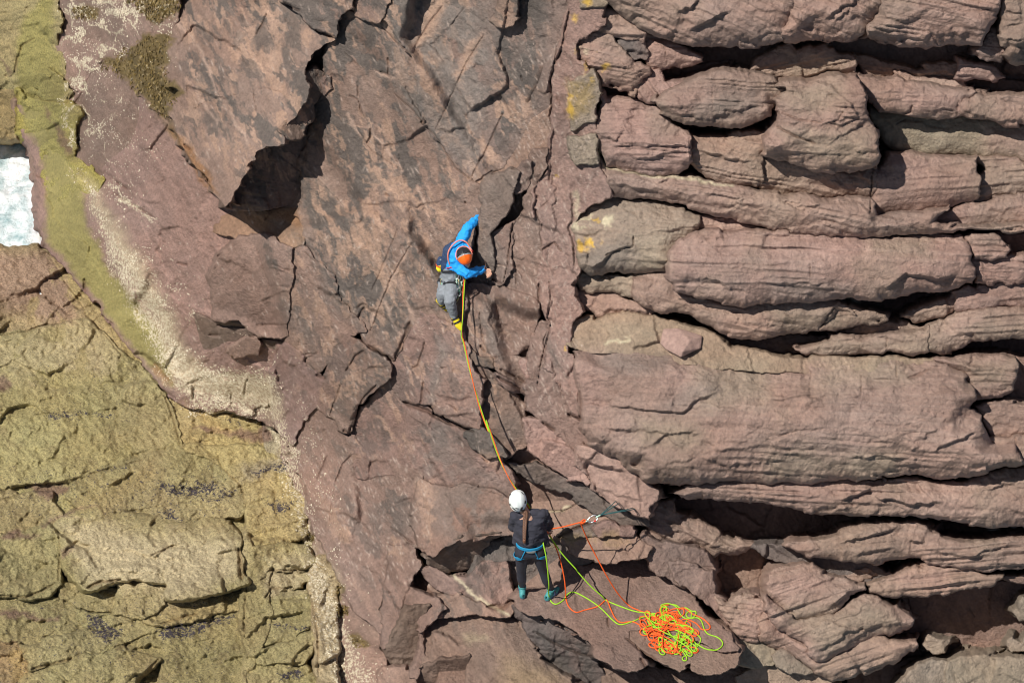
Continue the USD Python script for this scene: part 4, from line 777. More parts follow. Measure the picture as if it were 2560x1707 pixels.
# splash zone: algae, barnacles, weed, rust
paint('green', 'O: 45,190 60,300 95,350 110,560 205,665 330,830 400,890 398,850 365,765 312,692 245,600 200,520 182,420 150,330 150,200 120,60 120,-60 30,100', 12, 1.0, .7)
paint('sand', 'O: 182,400 230,500 300,620 350,720 392,850 420,900 640,950 620,880 480,850 420,800 390,720 330,600 270,520 215,420', 26, .68, .8)
paint('barn', 'O: 150,-60 420,-60 380,180 260,150 215,330 215,440 160,400 150,250', 34, .5, 1.0); paint('barn', 'O: 172,400 215,420 250,500 320,600 385,690 410,780 440,830 640,850 650,960 440,960 330,800 230,560', 30, 1.0, .9); paint('barn', 'O: 180,200 340,230 400,330 300,500 400,620 460,740 660,800 660,900 400,900 200,420', 60, .3)
paint('barn', 'O: 620,860 690,1040 720,1240 800,1420 870,1580 760,1580 700,1300 640,1050 600,900', 20, .9, .7); paint('barn', 'O: 690,900 760,1100 800,1300 900,1580 780,1580 700,1250 640,1000', 36, .35); paint('barn', '1: 880,1330 1080,1500 1040,1520 780,1370', 10, 1.0); paint('barn', '1: 780,1250 900,1360 960,1440 700,1290', 10, .9)
NET = sstep(.055, .02, np.abs(fbm(X + 2 * WX, Y + 2 * WY, 85, 4, 88, .6))) + sstep(.12, .3, fbm(X, Y, 60, 3, 89))
paint('barn', 'O: 140,-60 420,-60 390,90 340,110 240,150 215,320 190,420 150,330 140,180', 20, 1.0, 1.0, thr=np.clip(NET, 0, 1)); paint('barn', 'O: 215,150 300,220 330,330 250,470 200,400 180,250', 30, .8, 1.0, thr=np.clip(NET, 0, 1)); paint('barn', 'O: 300,560 420,620 470,740 400,830 330,640', 40, .75, 1.0, thr=np.clip(NET, 0, 1))
paint('weed', '1: 690,430 850,380 1000,250 1175,250 1108,500 1225,640 1170,722 1170,830 1080,770 1010,690 900,560 800,500', 9, 1.0, 1.3); paint('weed', '1: 500,75 590,40 680,70 660,130 570,115', 7, .95, 1.2); paint('weed', '1: 850,-80 900,20 1010,90 1050,170 1190,130 1260,-100', 12, .9, .9); paint('clean', '1: 690,430 850,380 1000,250 1175,250 1108,500 1225,640 1170,830 1010,690 800,500', 8, .9, .5)
for a in ('10: 555,890 605,900 600,970 570,1010', '10: 560,1030 640,1040 630,1110 570,1110', '10: 640,1240 720,1230 790,1290 740,1320 700,1290 640,1300', '10: 560,1440 610,1420 610,1460 560,1460', '10: 345,540 400,530 395,590 350,570', '10: 60,650 200,615 70,690'): paint('weed', a, 6, .9, .6)
paint('rust', '1: 1180,860 1330,1040 1450,1260 1500,1340 1400,1270 1260,1060 1150,900', 9, .9, .6); paint('rust', '1: 1640,1450 1761,1450; 2: 300,1430 330,1560 100,1520; 6: 100,40; 1: 1680,1500', 12, .6); paint('rust', '5: 1060,900 1190,1060 1150,1060 1040,960', 6, .7); paint('weed', '1: 1020,720 1170,810 1250,1000 1180,960', 14, .6)
# platform: brown, plum, yellow and mussel-dark
paint('bare', '5: -200,150 340,170 520,440 560,520 500,640 280,665 180,600 0,560 -200,560', 30, .65, thr=blot2(-.12)); paint('plum', '5: 400,560 520,580 500,650 290,680 280,640', 14, .8, thr=blot2(-.02)); paint('plum', '5: -100,1000 60,1010 75,1060 20,1110 -100,1110', 8, .9)
for a in ('9: 290,470 440,400 560,340 740,375 560,360 460,420 640,450 430,430 300,490', '9: 0,560 130,520 280,530 180,555 60,590', '9: 0,1060 100,1055 200,1090 400,1100 390,1120 220,1120 60,1100 0,1110', '9: 410,660 530,620 520,660 420,700', '9: 170,230 480,205 420,280 340,330', '5: 1300,1380 1761,1390; 6: 60,1330 140,1480; 5: 1761,1450 1400,1430', '1: 300,740 340,770 360,830 320,800', '1: 0,410 40,470 100,500 40,500', '1: 390,830 480,920 520,1040 440,1060'): paint('plum', a, 7, .85, .8)
paint('sand', '9: 400,480 640,450 1000,560 1640,560 1650,850 1150,1000 1100,900 600,900', 40, .85); paint('sand', '10: 400,780 480,700 570,880 540,1130 560,1568 430,1568', 26, .6); paint('sand', '10: 60,680 400,640 370,950 60,980', 26, .6); paint('sand', '5: -100,760 600,660 1000,1010 600,1060 -100,1000', 60, .45, thr=blot2(-.1)); paint('ochre', '5: 1230,1200 1330,1230 1600,1400 1480,1430', 12, .6, thr=blot2(-.05)); paint('weed', '1: -100,600 130,620 110,950 -100,950', 16, .55); paint('weed', '1: 330,420 470,560 480,700 330,690', 30, .4)
paint('ochre', '9: 560,330 1000,80 1100,150 800,330', 40, .5); paint('ochre', '9: 40,1350 170,1320 200,1500 80,1560', 14, .7); paint('grey', '10: -100,40 200,30 220,120 -100,150', 14, .5)
for a in ('9: 560,1040 860,1190 840,1260 700,1290 600,1230', '9: 1060,390 1200,360 1240,430 1400,440 1240,470 1080,430', '9: 1090,1150 1500,1110 1650,1070 1640,1140 1380,1230 1080,1300', '9: 860,350 1250,300 1640,230 1640,300 1000,340', '9: 1180,1010 1420,1000 1380,1060', '9: 480,120 900,40 900,90 600,130', '10: 40,300 300,330 220,400 120,390', '10: 130,1500 330,1450 330,1568 150,1568', '9: 1060,180 1500,170 1640,290 1100,280', '10: -60,90 220,60 240,130 0,150', '5: 1480,1290 1700,1340 1640,1390', '5: 250,1240 760,1250 760,1310 300,1310', '10: 40,1150 400,1170 380,1230 80,1200'):
    paint('mussel', a, 16, .9, .8)
paint('mussel', '5: 100,350 560,480 500,700 200,700', 40, .3); paint('mussel', '5: 100,760 900,900 1230,1500 100,1500', 80, .42); paint('mussel', '9: -100,0 1650,0 1690,500 -100,500', 60, .5); paint('mussel', '9: -100,900 1690,900 1690,1700 -100,1700', 60, .45); paint('mussel', '10: -60,0 400,0 400,1568 -60,1568', 40, .4)

# short pale dashes along the stone's grain
DASH = np.zeros_like(X); rs = np.random.RandomState(5)
dz = P(_mid), P('6: 200,0 1761,0 1761,1568 300,1568'), P('10: 300,0 1200,0 1100,600 700,900'), P('3: 0,300 420,300 600,1568 0,1568'), P('7: 0,0 480,0 460,1300 0,1000')
for poly in dz:
    x0, y0 = poly.min(0); x1, y1 = poly.max(0)
    for _ in range(520):
        cx, cy = rs.uniform(x0, x1), rs.uniform(y0, y1); L, w, a = rs.uniform(2, 8), rs.uniform(.9, 1.7), math.radians(rs.choice([62, 75, -58], p=[.55, .3, .15]) + rs.normal(0, 8)); k = rs.uniform(.3, 1) ** 2
        i, j = int((cx - GX[0]) / STEP), int((cy - GY[0]) / STEP)
        s = (slice(max(j - 5, 0), j + 6), slice(max(i - 5, 0), i + 6)); dx, dy = X[s] - cx, Y[s] - cy
        if dx.size: DASH[s] = np.maximum(DASH[s], k * np.exp(-((dx * math.cos(a) + dy * math.sin(a)) / L) ** 2 - ((-dx * math.sin(a) + dy * math.cos(a)) / w / 1.3) ** 2))
C_BIG = fbm(X, Y, 170, 4, 81, .6); C_SM = fbm(X, Y, 16, 4, 82, .7); C_HUE = fbm(X, Y, 110, 4, 83)

# ------------------------------------------------------------------ heights of every block
BEDS = {}
def bedding(ang, thick=24.):
    key = min((-20, -12, -5, 3, 10, 25, 39, 55, 82), key=lambda q: abs(q - ang)); ang = key
    if key not in BEDS:
        u, v = rotated(ang); v = v + 16 * fbm(u, v, 210, 2, 91) + 7 * fbm(u / 2, v, 40, 2, 92)
        out = 0
        for th, am, sd in ((40., 1.3, 1), (17., .75, 2), (8., .34, 3)):
            q = v / th + 1.3 * noise(v / th / 1.7, u / 900, 93 + sd)
            fr = q - np.floor(q); tooth = np.where(fr < .86, fr / .86, (1 - fr) / .14) - .5
            gate = sstep(-.03, .2, fbm(u / 4.0, v, 46, 3, 95 + sd, .6) + .22 * noise(np.floor(q) * 7.7, u / 200, 97))
            out = out + am * tooth * gate
        BEDS[key] = (out.astype(np.float32), noise(v / 6.5, u / 500, 99) + .6 * noise(v / 2.6, u / 300, 98))
    return BEDS[key]

def rise(b):
    """Height of one block over its window of the grid, and its distance field."""
    pts = b['pts'].copy(); st = b['style']
    if not b.get('core') and 'r' in b: pts = chaikin(pts, 1)
    pad = 60 if not b.get('core') else 8
    s = window(pts, pad); x, y = XW[s], YW[s]
    big = x.size
    rr = np.random.RandomState(int(abs(pts[0, 0] * 7 + pts[0, 1] * 13)) % 100000)
    sd = poly_sd(x, y, pts) + (0 if b.get('core') else {'b': 4.5, 's': 5.0, 'p': 5.0, 'f': 5}[st] + rr.uniform(-1, 1.5))
    cx, cy = b['pts'].mean(0); base = (BASE_P if (st == 'p' and b.get('base') != 'c') else BASE_C)[s]
    if 'hr' in b:
        hx, hy, hh = b['hr']; h = hh + b['tx'] * (X[s] - hx) / PM - .98 * (hy - Y[s]) / PM + 0 * base
    else:
        off = b['off']; wall = cx > 1430 and cy < 1700
        if wall and b['name'] == 'rock_recess': off = off * 2.2 - .25
        elif wall and st == 'b': off = .35 + (off - .35) * 1.75
        tx, ty = b['tx'], b['ty']
        if st == 'b': ty += .16; tx += rr.uniform(-.07, .07)
        elif st in 'sp' and b['name'] not in ('rock_recess',) and not b.get('core') : _k = (0 if b.get('calm') else 1) * min(1.0, 70 / np.ptp(b['pts'], axis=0).max()); tx += _k * rr.uniform(-.26, .26); ty += _k * rr.uniform(-.26, .30); off += rr.uniform(-.03, .03)
        h = base + off + tx * (X[s] - cx) / PM + ty * (Y[s] - cy) / PM
    gy, gx = np.gradient(ndimage.gaussian_filter(sd, 3)); n = np.hypot(gx, gy) + 1e-6; up = np.clip(gy / n, 0, 1)   # outward direction points up where sd grows downward
    up = ndimage.gaussian_filter(up, 4)
    r0, e0 = {'b': (6, .025), 's': (4, .015), 'p': (6, .022), 'f': (5, .02)}[st]
    if 'r' in b: e0 *= b['r'] / 2 / r0; r0 = b['r'] / 2
    ht = np.ptp(b['pts'][:, 1])
    if st == 'b': rt = np.clip(.34 * ht, 10, 130) * min(b.get('rt', 1.2) / 1.4, 1.4); et = rt / PM * .66
    else: rt = r0 * b.get('rt', 1.3); et = e0 * b.get('rt', 1.3)
    down = ndimage.gaussian_filter(np.clip(-gy / n, 0, 1), 4)
    rb, eb = (np.clip(.44 * ht, 6, 210), np.clip(.44 * ht, 6, 210) / PM * .80) if st == 'b' else (15, .09) if st == 'p' else (r0, e0)
    rt = rt * (1 + 1.6 * N_BIG[s]); rb = rb * (1 + 2.2 * N_BIG[s]); r = r0 + (rt - r0) * up + (rb - r0) * down; e = e0 + (et - e0) * up + (eb - e0) * down
    q = np.clip(1 - sd / np.maximum(r, 2), 0, 1); lin = np.clip(1.6 * up, 0, 1) * (.4 if st == 'b' else .5); h = h - e * (lin * q + (1 - lin) * (1 - np.sqrt(np.maximum(1 - q ** 2, 0))))
    out = np.maximum(-sd, 0); h = h - out / PM * (11 + 6 * N_FINE[s] + 8 * N_MID[s])
    amp = b.get('amp', 1.0); inn = sstep(-4, 10, sd)
    if st == 'b':
        bed, _ = bedding(b.get('ba', 3))
        h = h + amp * (.075 * N_MID[s] + .042 * bed[s] * np.clip(.9 + 3.2 * N_BIG[s], .25, 2) * inn + .024 * N_FINE[s] + .5 * FACETB[s] + .02 * CHIP[s]) - .06 * RIDGE[s]
    elif st == 's':
        h = h + amp * (.06 * N_MID[s] + .0075 * STRI[s] + .007 * STRI2[s] + .018 * N_FINE[s] + .02 * CHIP[s] + .38 * FACET[s]) - .05 * RIDGE[s] * amp
        if 'hr' not in b and b['name'] != 'rock_recess' and not b.get('core') and cx < 1400: h = h + FACETL[s]
        if 'ba' in b: h = h + .011 * bedding(b['ba'])[0][s] * inn
    elif st == 'p':
        bed, _ = bedding(-14)
        h = h + amp * (.16 * N_MID[s] + .030 * bed[s] * np.clip(1 + 2.5 * N_BIG[s], .2, 2) + .060 * N_FINE[s] + .046 * BUMPY[s] + .03 * CHIP[s] + .95 * FACETP[s]) - .10 * RIDGE[s]
    else:
        bed, _ = bedding(b.get('ba', 12))
        h = h + .07 * N_MID[s] + .034 * N_FINE[s] + .026 * bed[s] + .5 * FACET[s] - .05 * RIDGE[s]
    if not b.get('core'): h = h - CRK[s] + LIP[s]
    return s, h.astype(np.float32), sd

def colour(b, s, sd, idx):
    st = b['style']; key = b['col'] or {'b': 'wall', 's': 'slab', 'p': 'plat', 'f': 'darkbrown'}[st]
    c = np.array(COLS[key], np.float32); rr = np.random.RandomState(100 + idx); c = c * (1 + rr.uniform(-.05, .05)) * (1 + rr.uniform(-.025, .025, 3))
    v = 1 + .44 * C_BIG[s] + .34 * C_SM[s]
    col = c * v[..., None]
    hue = C_HUE[s][..., None] * .5
    col = col * (1 + hue * np.array([.25, -.05, -.22], np.float32))
    if st == 'b':
        lam = bedding(b.get('ba', 3))[1][s]
        col = col * (1 + .20 * lam[..., None] * np.array([.8, 1.0, 1.05], np.float32))
        g = sstep(0, .3, fbm(X[s], Y[s], 130, 3, 84) + .04)[..., None] * .35; col = col * (1 - g) + np.array((.255, .205, .155), np.float32) * v[..., None] * g
    elif st == 's':
        col = col * (1 + .38 * STRI[s][..., None] + .22 * STRI2[s][..., None])
    elif st == 'p':
        dk = sstep(.08, .26, fbm(X[s] + WX[s], Y[s] + WY[s], 40, 5, 87, .65))[..., None] * .5; col = col * (1 - dk) + np.array((.16, .12, .06), np.float32) * dk; yl = sstep(-.1, .2, fbm(X[s], Y[s], 150, 4, 86))[..., None]; col = col * (1 - yl * .45) + np.array((.315, .245, .135), np.float32) * v[..., None] * yl * .45
    p = PATCH[s]; m = p[..., 3:4] * (.92); col = col * (1 - m) + p[..., :3] / np.maximum(p[..., 3:4], 1e-3) * np.minimum(p[..., 3:4], 1) * m / np.maximum(m, 1e-3) * np.minimum(m, 1) * v[..., None] if False else col * (1 - m) + (p[..., :3] / np.maximum(p[..., 3:4], 1e-3)).clip(0, .7) * v[..., None] * m
    if st in 'sf': d = DASH[s][..., None] * .75; col = col * (1 - d) + np.array((.50, .40, .34), np.float32) * d
    crack = np.clip(CRK[s] * 14, 0, 1)[..., None] * .35; col = col * (1 - crack * np.array([.8, 1, 1.1], np.float32))      # dirt and damp in the joints
    return np.clip(col, .01, .8)

HEIGHTS = [rise(b) for b in ROCK]
HMAX = np.full(X.shape, -99, np.float32); OWNER = np.full(X.shape, -1, np.int32)
for k, (s, h, sd) in enumerate(HEIGHTS):
    gy, gx = np.gradient(ndimage.gaussian_filter(sd, 2)); n = np.hypot(gx, gy) + 1e-6; cut = (ROCK[k]['style'] != 'p') & (sd < -1) & (np.clip(-gy / n, 0, 1) + .6 * np.clip(-gx / n, 0, 1) > .2)
    hh = np.where((sd > -58) & ~cut, h, -99) if not ROCK[k].get('core') else np.where(sd > 0, h, -99)
    w = hh > HMAX[s]; HMAX[s] = np.where(w, hh, HMAX[s]); OWNER[s] = np.where(w, k, OWNER[s])
def surf(x, y):
    """How far the rock stands out at a point of the survey."""
    return ndimage.map_coordinates(HMAX, [[(y - GY[0]) / STEP], [(x - GX[0]) / STEP]], order=1)[0]

def grid_mesh(parent, name, k, mat):
    s, h, sd = HEIGHTS[k]; lim = -58 if not ROCK[k].get('core') else 0
    near = (sd > -13) & (sd <= 0) & (h > HMAX[s] - .8) & (ROCK[k]['style'] in 'bsf') & (not ROCK[k].get('core')) | (sd > lim) & (h > ndimage.maximum_filter(HMAX[s], 3) * 0 + HMAX[s] - (.03 if ROCK[k].get('core') else .14))
    near = ndimage.binary_dilation(near, iterations=3) & (sd > lim)
    cell = near[:-1, :-1] | near[1:, :-1] | near[:-1, 1:] | near[1:, 1:]
    cell &= (sd[:-1, :-1] > lim) & (sd[1:, 1:] > lim)
    if cell.sum() < 12: return None
    use = np.zeros(h.shape, bool); use[:-1, :-1] |= cell; use[1:, :-1] |= cell; use[:-1, 1:] |= cell; use[1:, 1:] |= cell
    ids = np.full(h.shape, -1, np.int64); ids[use] = np.arange(use.sum())
    gy, gx = np.gradient(ndimage.gaussian_filter(sd, 2)); n = np.hypot(gx, gy) + 1e-6
    under = np.clip(-sd, 0, None) * sstep(.1, .75, np.clip(-gy / n, 0, 1) + (.6 if ROCK[k]['style'] == 'b' else .2) * np.clip(-gx / n, 0, 1)) * 1.15 * (0 if ROCK[k].get('core') or ROCK[k]['style'] == 'p' else 1)
    XU, YU = X[s] + gx / n * under, Y[s] + gy / n * under            # undersides are cut back under the edge
    v = at(XU[use], YU[use], h[use])
    a, b, c, d = ids[:-1, :-1][cell], ids[1:, :-1][cell], ids[1:, 1:][cell], ids[:-1, 1:][cell]
    f = np.vstack([np.stack([a, b, c], 1), np.stack([a, c, d], 1)])
    pw = at(XU, YU, h); du = np.gradient(pw, axis=1); dv = np.gradient(pw, axis=0); nn = np.cross(dv, du); nn /= np.linalg.norm(nn, axis=-1, keepdims=True) + 1e-12
    path = numbered(f'{parent.GetPath()}/{name}')
    m = UsdGeom.Mesh.Define(stage, path)
    m.CreatePointsAttr(Vt.Vec3fArray.FromNumpy(v.astype(np.float32))); m.CreateFaceVertexCountsAttr(Vt.IntArray.FromNumpy(np.full(len(f), 3, np.int32)))
    m.CreateFaceVertexIndicesAttr(Vt.IntArray.FromNumpy(f.astype(np.int32).ravel())); m.CreateSubdivisionSchemeAttr('none')
    m.CreateNormalsAttr(Vt.Vec3fArray.FromNumpy(nn[use].astype(np.float32))); m.SetNormalsInterpolation('vertex')
    api = UsdGeom.PrimvarsAPI(m); col = colour(ROCK[k], s, sd, k)[use]
    api.CreatePrimvar('stone', Sdf.ValueTypeNames.Color3fArray, 'vertex').Set(Vt.Vec3fArray.FromNumpy(col.astype(np.float32)))
    live = np.stack([BARN[s], MUSS[s], np.full(h.shape, 1.0 if ROCK[k]['style'] == 'p' else 0.0, np.float32)], -1)[use]
    api.CreatePrimvar('growth', Sdf.ValueTypeNames.Color3fArray, 'vertex').Set(Vt.Vec3fArray.FromNumpy(live.astype(np.float32)))
    UsdShade.MaterialBindingAPI.Apply(m.GetPrim()).Bind(MAT[mat])
    return m, len(f)
# ------------------------------------------------------------------ cliff, shore platform, sea
cliff = thing('cliff', 'pink and brown sandstone sea cliff with bedded ledges, slabs and deep cracks', 'cliff', kind='structure')
platform = thing('shore_platform', 'yellow green rock platform crusted with barnacles below the cliff on the left', 'rock platform', kind='structure')
NTRI = 0
for k, b in enumerate(ROCK):
    got = grid_mesh(platform if (b['style'] == 'p' and b.get('col') != 'barn') else cliff, b['name'], k, 'stone')
    if got: NTRI += got[1]
print('rock triangles', NTRI)

# churned water in the inlet: a small heaving sheet at sea level, and the open sea beyond
def flat_grid(x0, x1, y0, y1, n, amp=0.0, z=0.0):
    gx, gy = np.meshgrid(np.linspace(x0, x1, n), np.linspace(y0, y1, n)); hz = z + amp * (fbm(gx * 100, gy * 100, 60, 5, 7, .6))
    v = np.stack([gx, gy, hz], -1).reshape(-1, 3); i = np.arange(n * n).reshape(n, n); a, b_, c, d = i[:-1, :-1].ravel(), i[:-1, 1:].ravel(), i[1:, 1:].ravel(), i[1:, :-1].ravel()
    return v, np.vstack([np.stack([a, b_, c], 1), np.stack([a, c, d], 1)])
w0 = atz(40, 500, SEA_LEVEL)
foam = part(thing('sea', 'white churned sea water surging in the inlet beside the rock platform', 'sea', kind='structure'), 'white_water', flat_grid(w0[0] - 3.0, w0[0] + 1.6, w0[1] - 2.6, w0[1] + 3.2, 220, .22, SEA_LEVEL), 'sea', smooth=True)
part(foam.GetPrim().GetParent() and UsdGeom.Xform.Get(stage, '/World/sea'), 'open_water', (np.array([[-900, -700, SEA_LEVEL - .4], [900, -700, SEA_LEVEL - .4], [900, 1500, SEA_LEVEL - .4], [-900, 1500, SEA_LEVEL - .4]], float), np.array([[0, 1, 2], [0, 2, 3]])), 'open_sea', smooth=False)
# ------------------------------------------------------------------ small things: materials
plain('skin', (.52, .30, .21), .55, .06); plain('blue_jacket', (.008, .30, .80), .75, .10, 14., .004, 160.); plain('navy_cloth', (.022, .045, .105), .8, .15, 20., .003, 200.)
plain('grey_trousers', (.215, .235, .26), .85, .12, 16., .004, 180.); plain('black_cloth', (.016, .017, .021), .8, .2, 20., .003, 220.); plain('dark_sweatshirt', (.030, .030, .043), .92, .15, 18., .004, 170.)
plain('leggings', (.024, .028, .042), .6, .15, 22., .002, 260.); plain('white_shell', (.74, .78, .77), .3, .03, 20., .0008, 420., coat_weight=.25); plain('orange_shell', (.95, .14, .008), .32, .03, 20., .0008, 420., coat_weight=.25)
plain('black_shell', (.022, .022, .025), .35, .1); plain('grey_shell', (.33, .34, .36), .4, .05); plain('harness_blue', (.008, .22, .42), .75, .12, 40., .002, 500.); plain('pad_grey', (.20, .215, .21), .9, .1, 60., .002, 600.)
plain('yellow_rubber', (.72, .56, .012), .6, .08, 30., .002, 200.); plain('dark_rubber', (.02, .02, .022), .7, .2); plain('teal_shoe', (.05, .26, .27), .65, .18, 60., .002, 300.); plain('violet_sole', (.085, .10, .20), .6, .15)
plain('hair', (.15, .075, .045), .5, .35, 260., .002, 420.); plain('hair_tip', (.20, .085, .045), .5, .3, 260., .002, 420.)
plain('rope_orange', (.80, .105, .012), .75, .35, 260., .0015, 900.); plain('rope_green', (.27, .53, .015), .75, .35, 260., .0015, 900.); plain('sling_pink', (.78, .25, .17), .7, .1); plain('sling_teal', (.035, .13, .135), .7, .25); plain('sling_mint', (.42, .60, .48), .7, .15); plain('red_tape', (.65, .03, .02), .6, .1)
plain('alloy', (.78, .79, .79), .28, .03, metallic=1.0); plain('alloy_green', (.16, .33, .24), .3, .1, metallic=.7); plain('alloy_gold', (.48, .40, .20), .35, .1, metallic=.7); plain('chalk_yellow', (.74, .66, .02), .8, .1); plain('eye_white', (.7, .7, .68), .2, .02); plain('eye_dark', (.03, .025, .02), .2, .1)
plain('loose_pink', (.30, .20, .17), .9, .18, 22., .012, 60.); plain('weed', (.15, .105, .035), .55, .45, 9.); plain('barnacle', (.56, .50, .38), .85, .25, 30.)

# ------------------------------------------------------------------ bodies: limbs as hulls of spheres joined into one skin
def ball(p, r, n=20): return Manifold.sphere(float(r), n).translate([float(x) for x in p])
def chain(pts):
    """pts: (point, radius) along a limb."""
    return [Manifold.batch_hull([ball(*a), ball(*b)]) for a, b in zip(pts[:-1], pts[1:])]
def hull(pts): return Manifold.batch_hull([ball(p, r) for p, r in pts])
def skin(pieces, edge=.022, smooth=10, folds=0.0, fscale=14., seed=0, stretch=(1, 1, 1)):
    m = Manifold.batch_boolean(pieces, manifold3d.OpType.Add).refine_to_length(edge).to_mesh()
    t = trimesh.Trimesh(m.vert_properties[:, :3].astype(float), m.tri_verts, process=True)
    trimesh.smoothing.filter_taubin(t, lamb=.5, nu=.52, iterations=smooth)
    if folds:
        from meshkit import fbm as f3
        n = t.vertex_normals; q = t.vertices * np.array(stretch)
        t = trimesh.Trimesh(t.vertices + n * folds * (np.abs(f3(q * fscale, 3, seed) - .5)[:, None] * 4 - .6), t.faces, process=False)
    return t
def frame(axis, side=(1, 0, 0)):
    z = np.asarray(axis, float); z = z / np.linalg.norm(z); x = np.asarray(side, float); x = x - z * np.dot(x, z); x /= np.linalg.norm(x); return np.stack([x, np.cross(z, x), z], 1)
def ellipsoid(c, radii, F=np.eye(3), n=3):
    t = trimesh.creation.icosphere(n); t.vertices = (t.vertices * radii) @ F.T + c; return t
def strap(c, axis, ra, rb, width, thick, side=(1, 0, 0), n=48, a0=0.0, a1=2 * math.pi):
    """A flat band worn round a limb (or a part of its way round)."""
    F = frame(axis, side); closed = abs(a1 - a0 - 2 * math.pi) < 1e-6; k = np.linspace(a0, a1, n, endpoint=not closed); rows = []
    for dr, dz in ((0, -.5), (thick, -.42), (thick, .42), (0, .5)):
        rows.append(np.stack([(ra + dr) * np.cos(k), (rb + dr) * np.sin(k), np.full(n, dz * width)], 1))
    v = np.concatenate(rows) @ F.T + c; f = []
    for r in range(4):
        for i in range(n if closed else n - 1):
            j, r2 = (i + 1) % n, (r + 1) % 4; f += [[r * n + i, r * n + j, r2 * n + j], [r * n + i, r2 * n + j, r2 * n + i]]
    t = trimesh.Trimesh(v, f, process=False); t.fix_normals(); return t
def spline(p, step=.02):
    p = np.asarray(p, float); q = np.vstack([2 * p[0] - p[1], p, 2 * p[-1] - p[-2]]); out = []
    for i in range(1, len(q) - 2):
        a, b, c, d = q[i - 1], q[i], q[i + 1], q[i + 2]; n = max(2, int(np.linalg.norm(c - b) / step)); t = np.linspace(0, 1, n, endpoint=False)[:, None]
        out.append(.5 * (2 * b + (c - a) * t + (2 * a - 5 * b + 4 * c - d) * t ** 2 + (3 * b - a - 3 * c + d) * t ** 3))
    return np.vstack(out + [p[-1:]])
def tube(p, r, n=7):
    p = np.asarray(p, float); t = np.gradient(p, axis=0); t /= np.linalg.norm(t, axis=1, keepdims=True) + 1e-12
    x = np.cross(t[0], [.31, .22, .9]); x /= np.linalg.norm(x); rows = []; k = np.linspace(0, 2 * math.pi, n, endpoint=False)
    r = np.broadcast_to(np.asarray(r, float), (len(p),))
    for i in range(len(p)):
        x = x - t[i] * np.dot(x, t[i]); x /= np.linalg.norm(x) + 1e-12; y = np.cross(t[i], x); rows.append(p[i] + r[i] * (np.cos(k)[:, None] * x + np.sin(k)[:, None] * y))
    m = len(p); a = np.arange(m - 1)[:, None] * n + np.arange(n)[None]; b = np.arange(m - 1)[:, None] * n + (np.arange(n)[None] + 1) % n
    f = np.vstack([np.stack([a.ravel(), b.ravel(), (b + n).ravel()], 1), np.stack([a.ravel(), (b + n).ravel(), (a + n).ravel()], 1)])
    caps = [[0, i + 1, i] for i in range(1, n - 1)] + [[(m - 1) * n, (m - 1) * n + i, (m - 1) * n + i + 1] for i in range(1, n - 1)]
    return np.concatenate(rows), np.vstack([f, caps])
def cat(ms):
    return trimesh.util.concatenate([m if hasattr(m, 'vertices') else trimesh.Trimesh(m[0], m[1], process=False) for m in ms])
def hand(wrist, direction, palm_n, curl=.8, s=1.0):
    """Palm, four bent fingers of different lengths and a thumb from the side of the palm."""
    F = frame(direction, np.cross(palm_n, direction)); x, y, d = F[:, 0], F[:, 1], F[:, 2]; w = np.asarray(wrist, float); out = []
    pc = [w + d * .015, w + d * .085 + x * .032, w + d * .088 - x * .032]
    out.append(hull([(pc[0] + x * .018, .014 * s), (pc[0] - x * .018, .014 * s), (pc[1], .011 * s), (pc[2], .012 * s)]))
    for k, L in zip((-.033, -.011, .011, .031), (.068, .078, .074, .058)):
        p0 = w + d * .082 + x * k; a = 0.0; pts = [(p0, .0095 * s)]; p = p0
        for seg, rr in ((.45, .0088), (.32, .008), (.23, .007)):
            a += curl * .8; p = p + (d * math.cos(a) - y * math.sin(a)) * L * seg * s; pts.append((p, rr * s))
        out += chain(pts)
    t0 = w + d * .03 - x * .03; t1 = t0 + (d * .6 - x * .7 - y * .3) * .034; out += chain([(t0, .013 * s), (t1, .0105 * s), (t1 + (d * .8 - x * .1 - y * .6) * .03, .0085 * s)])
    return out

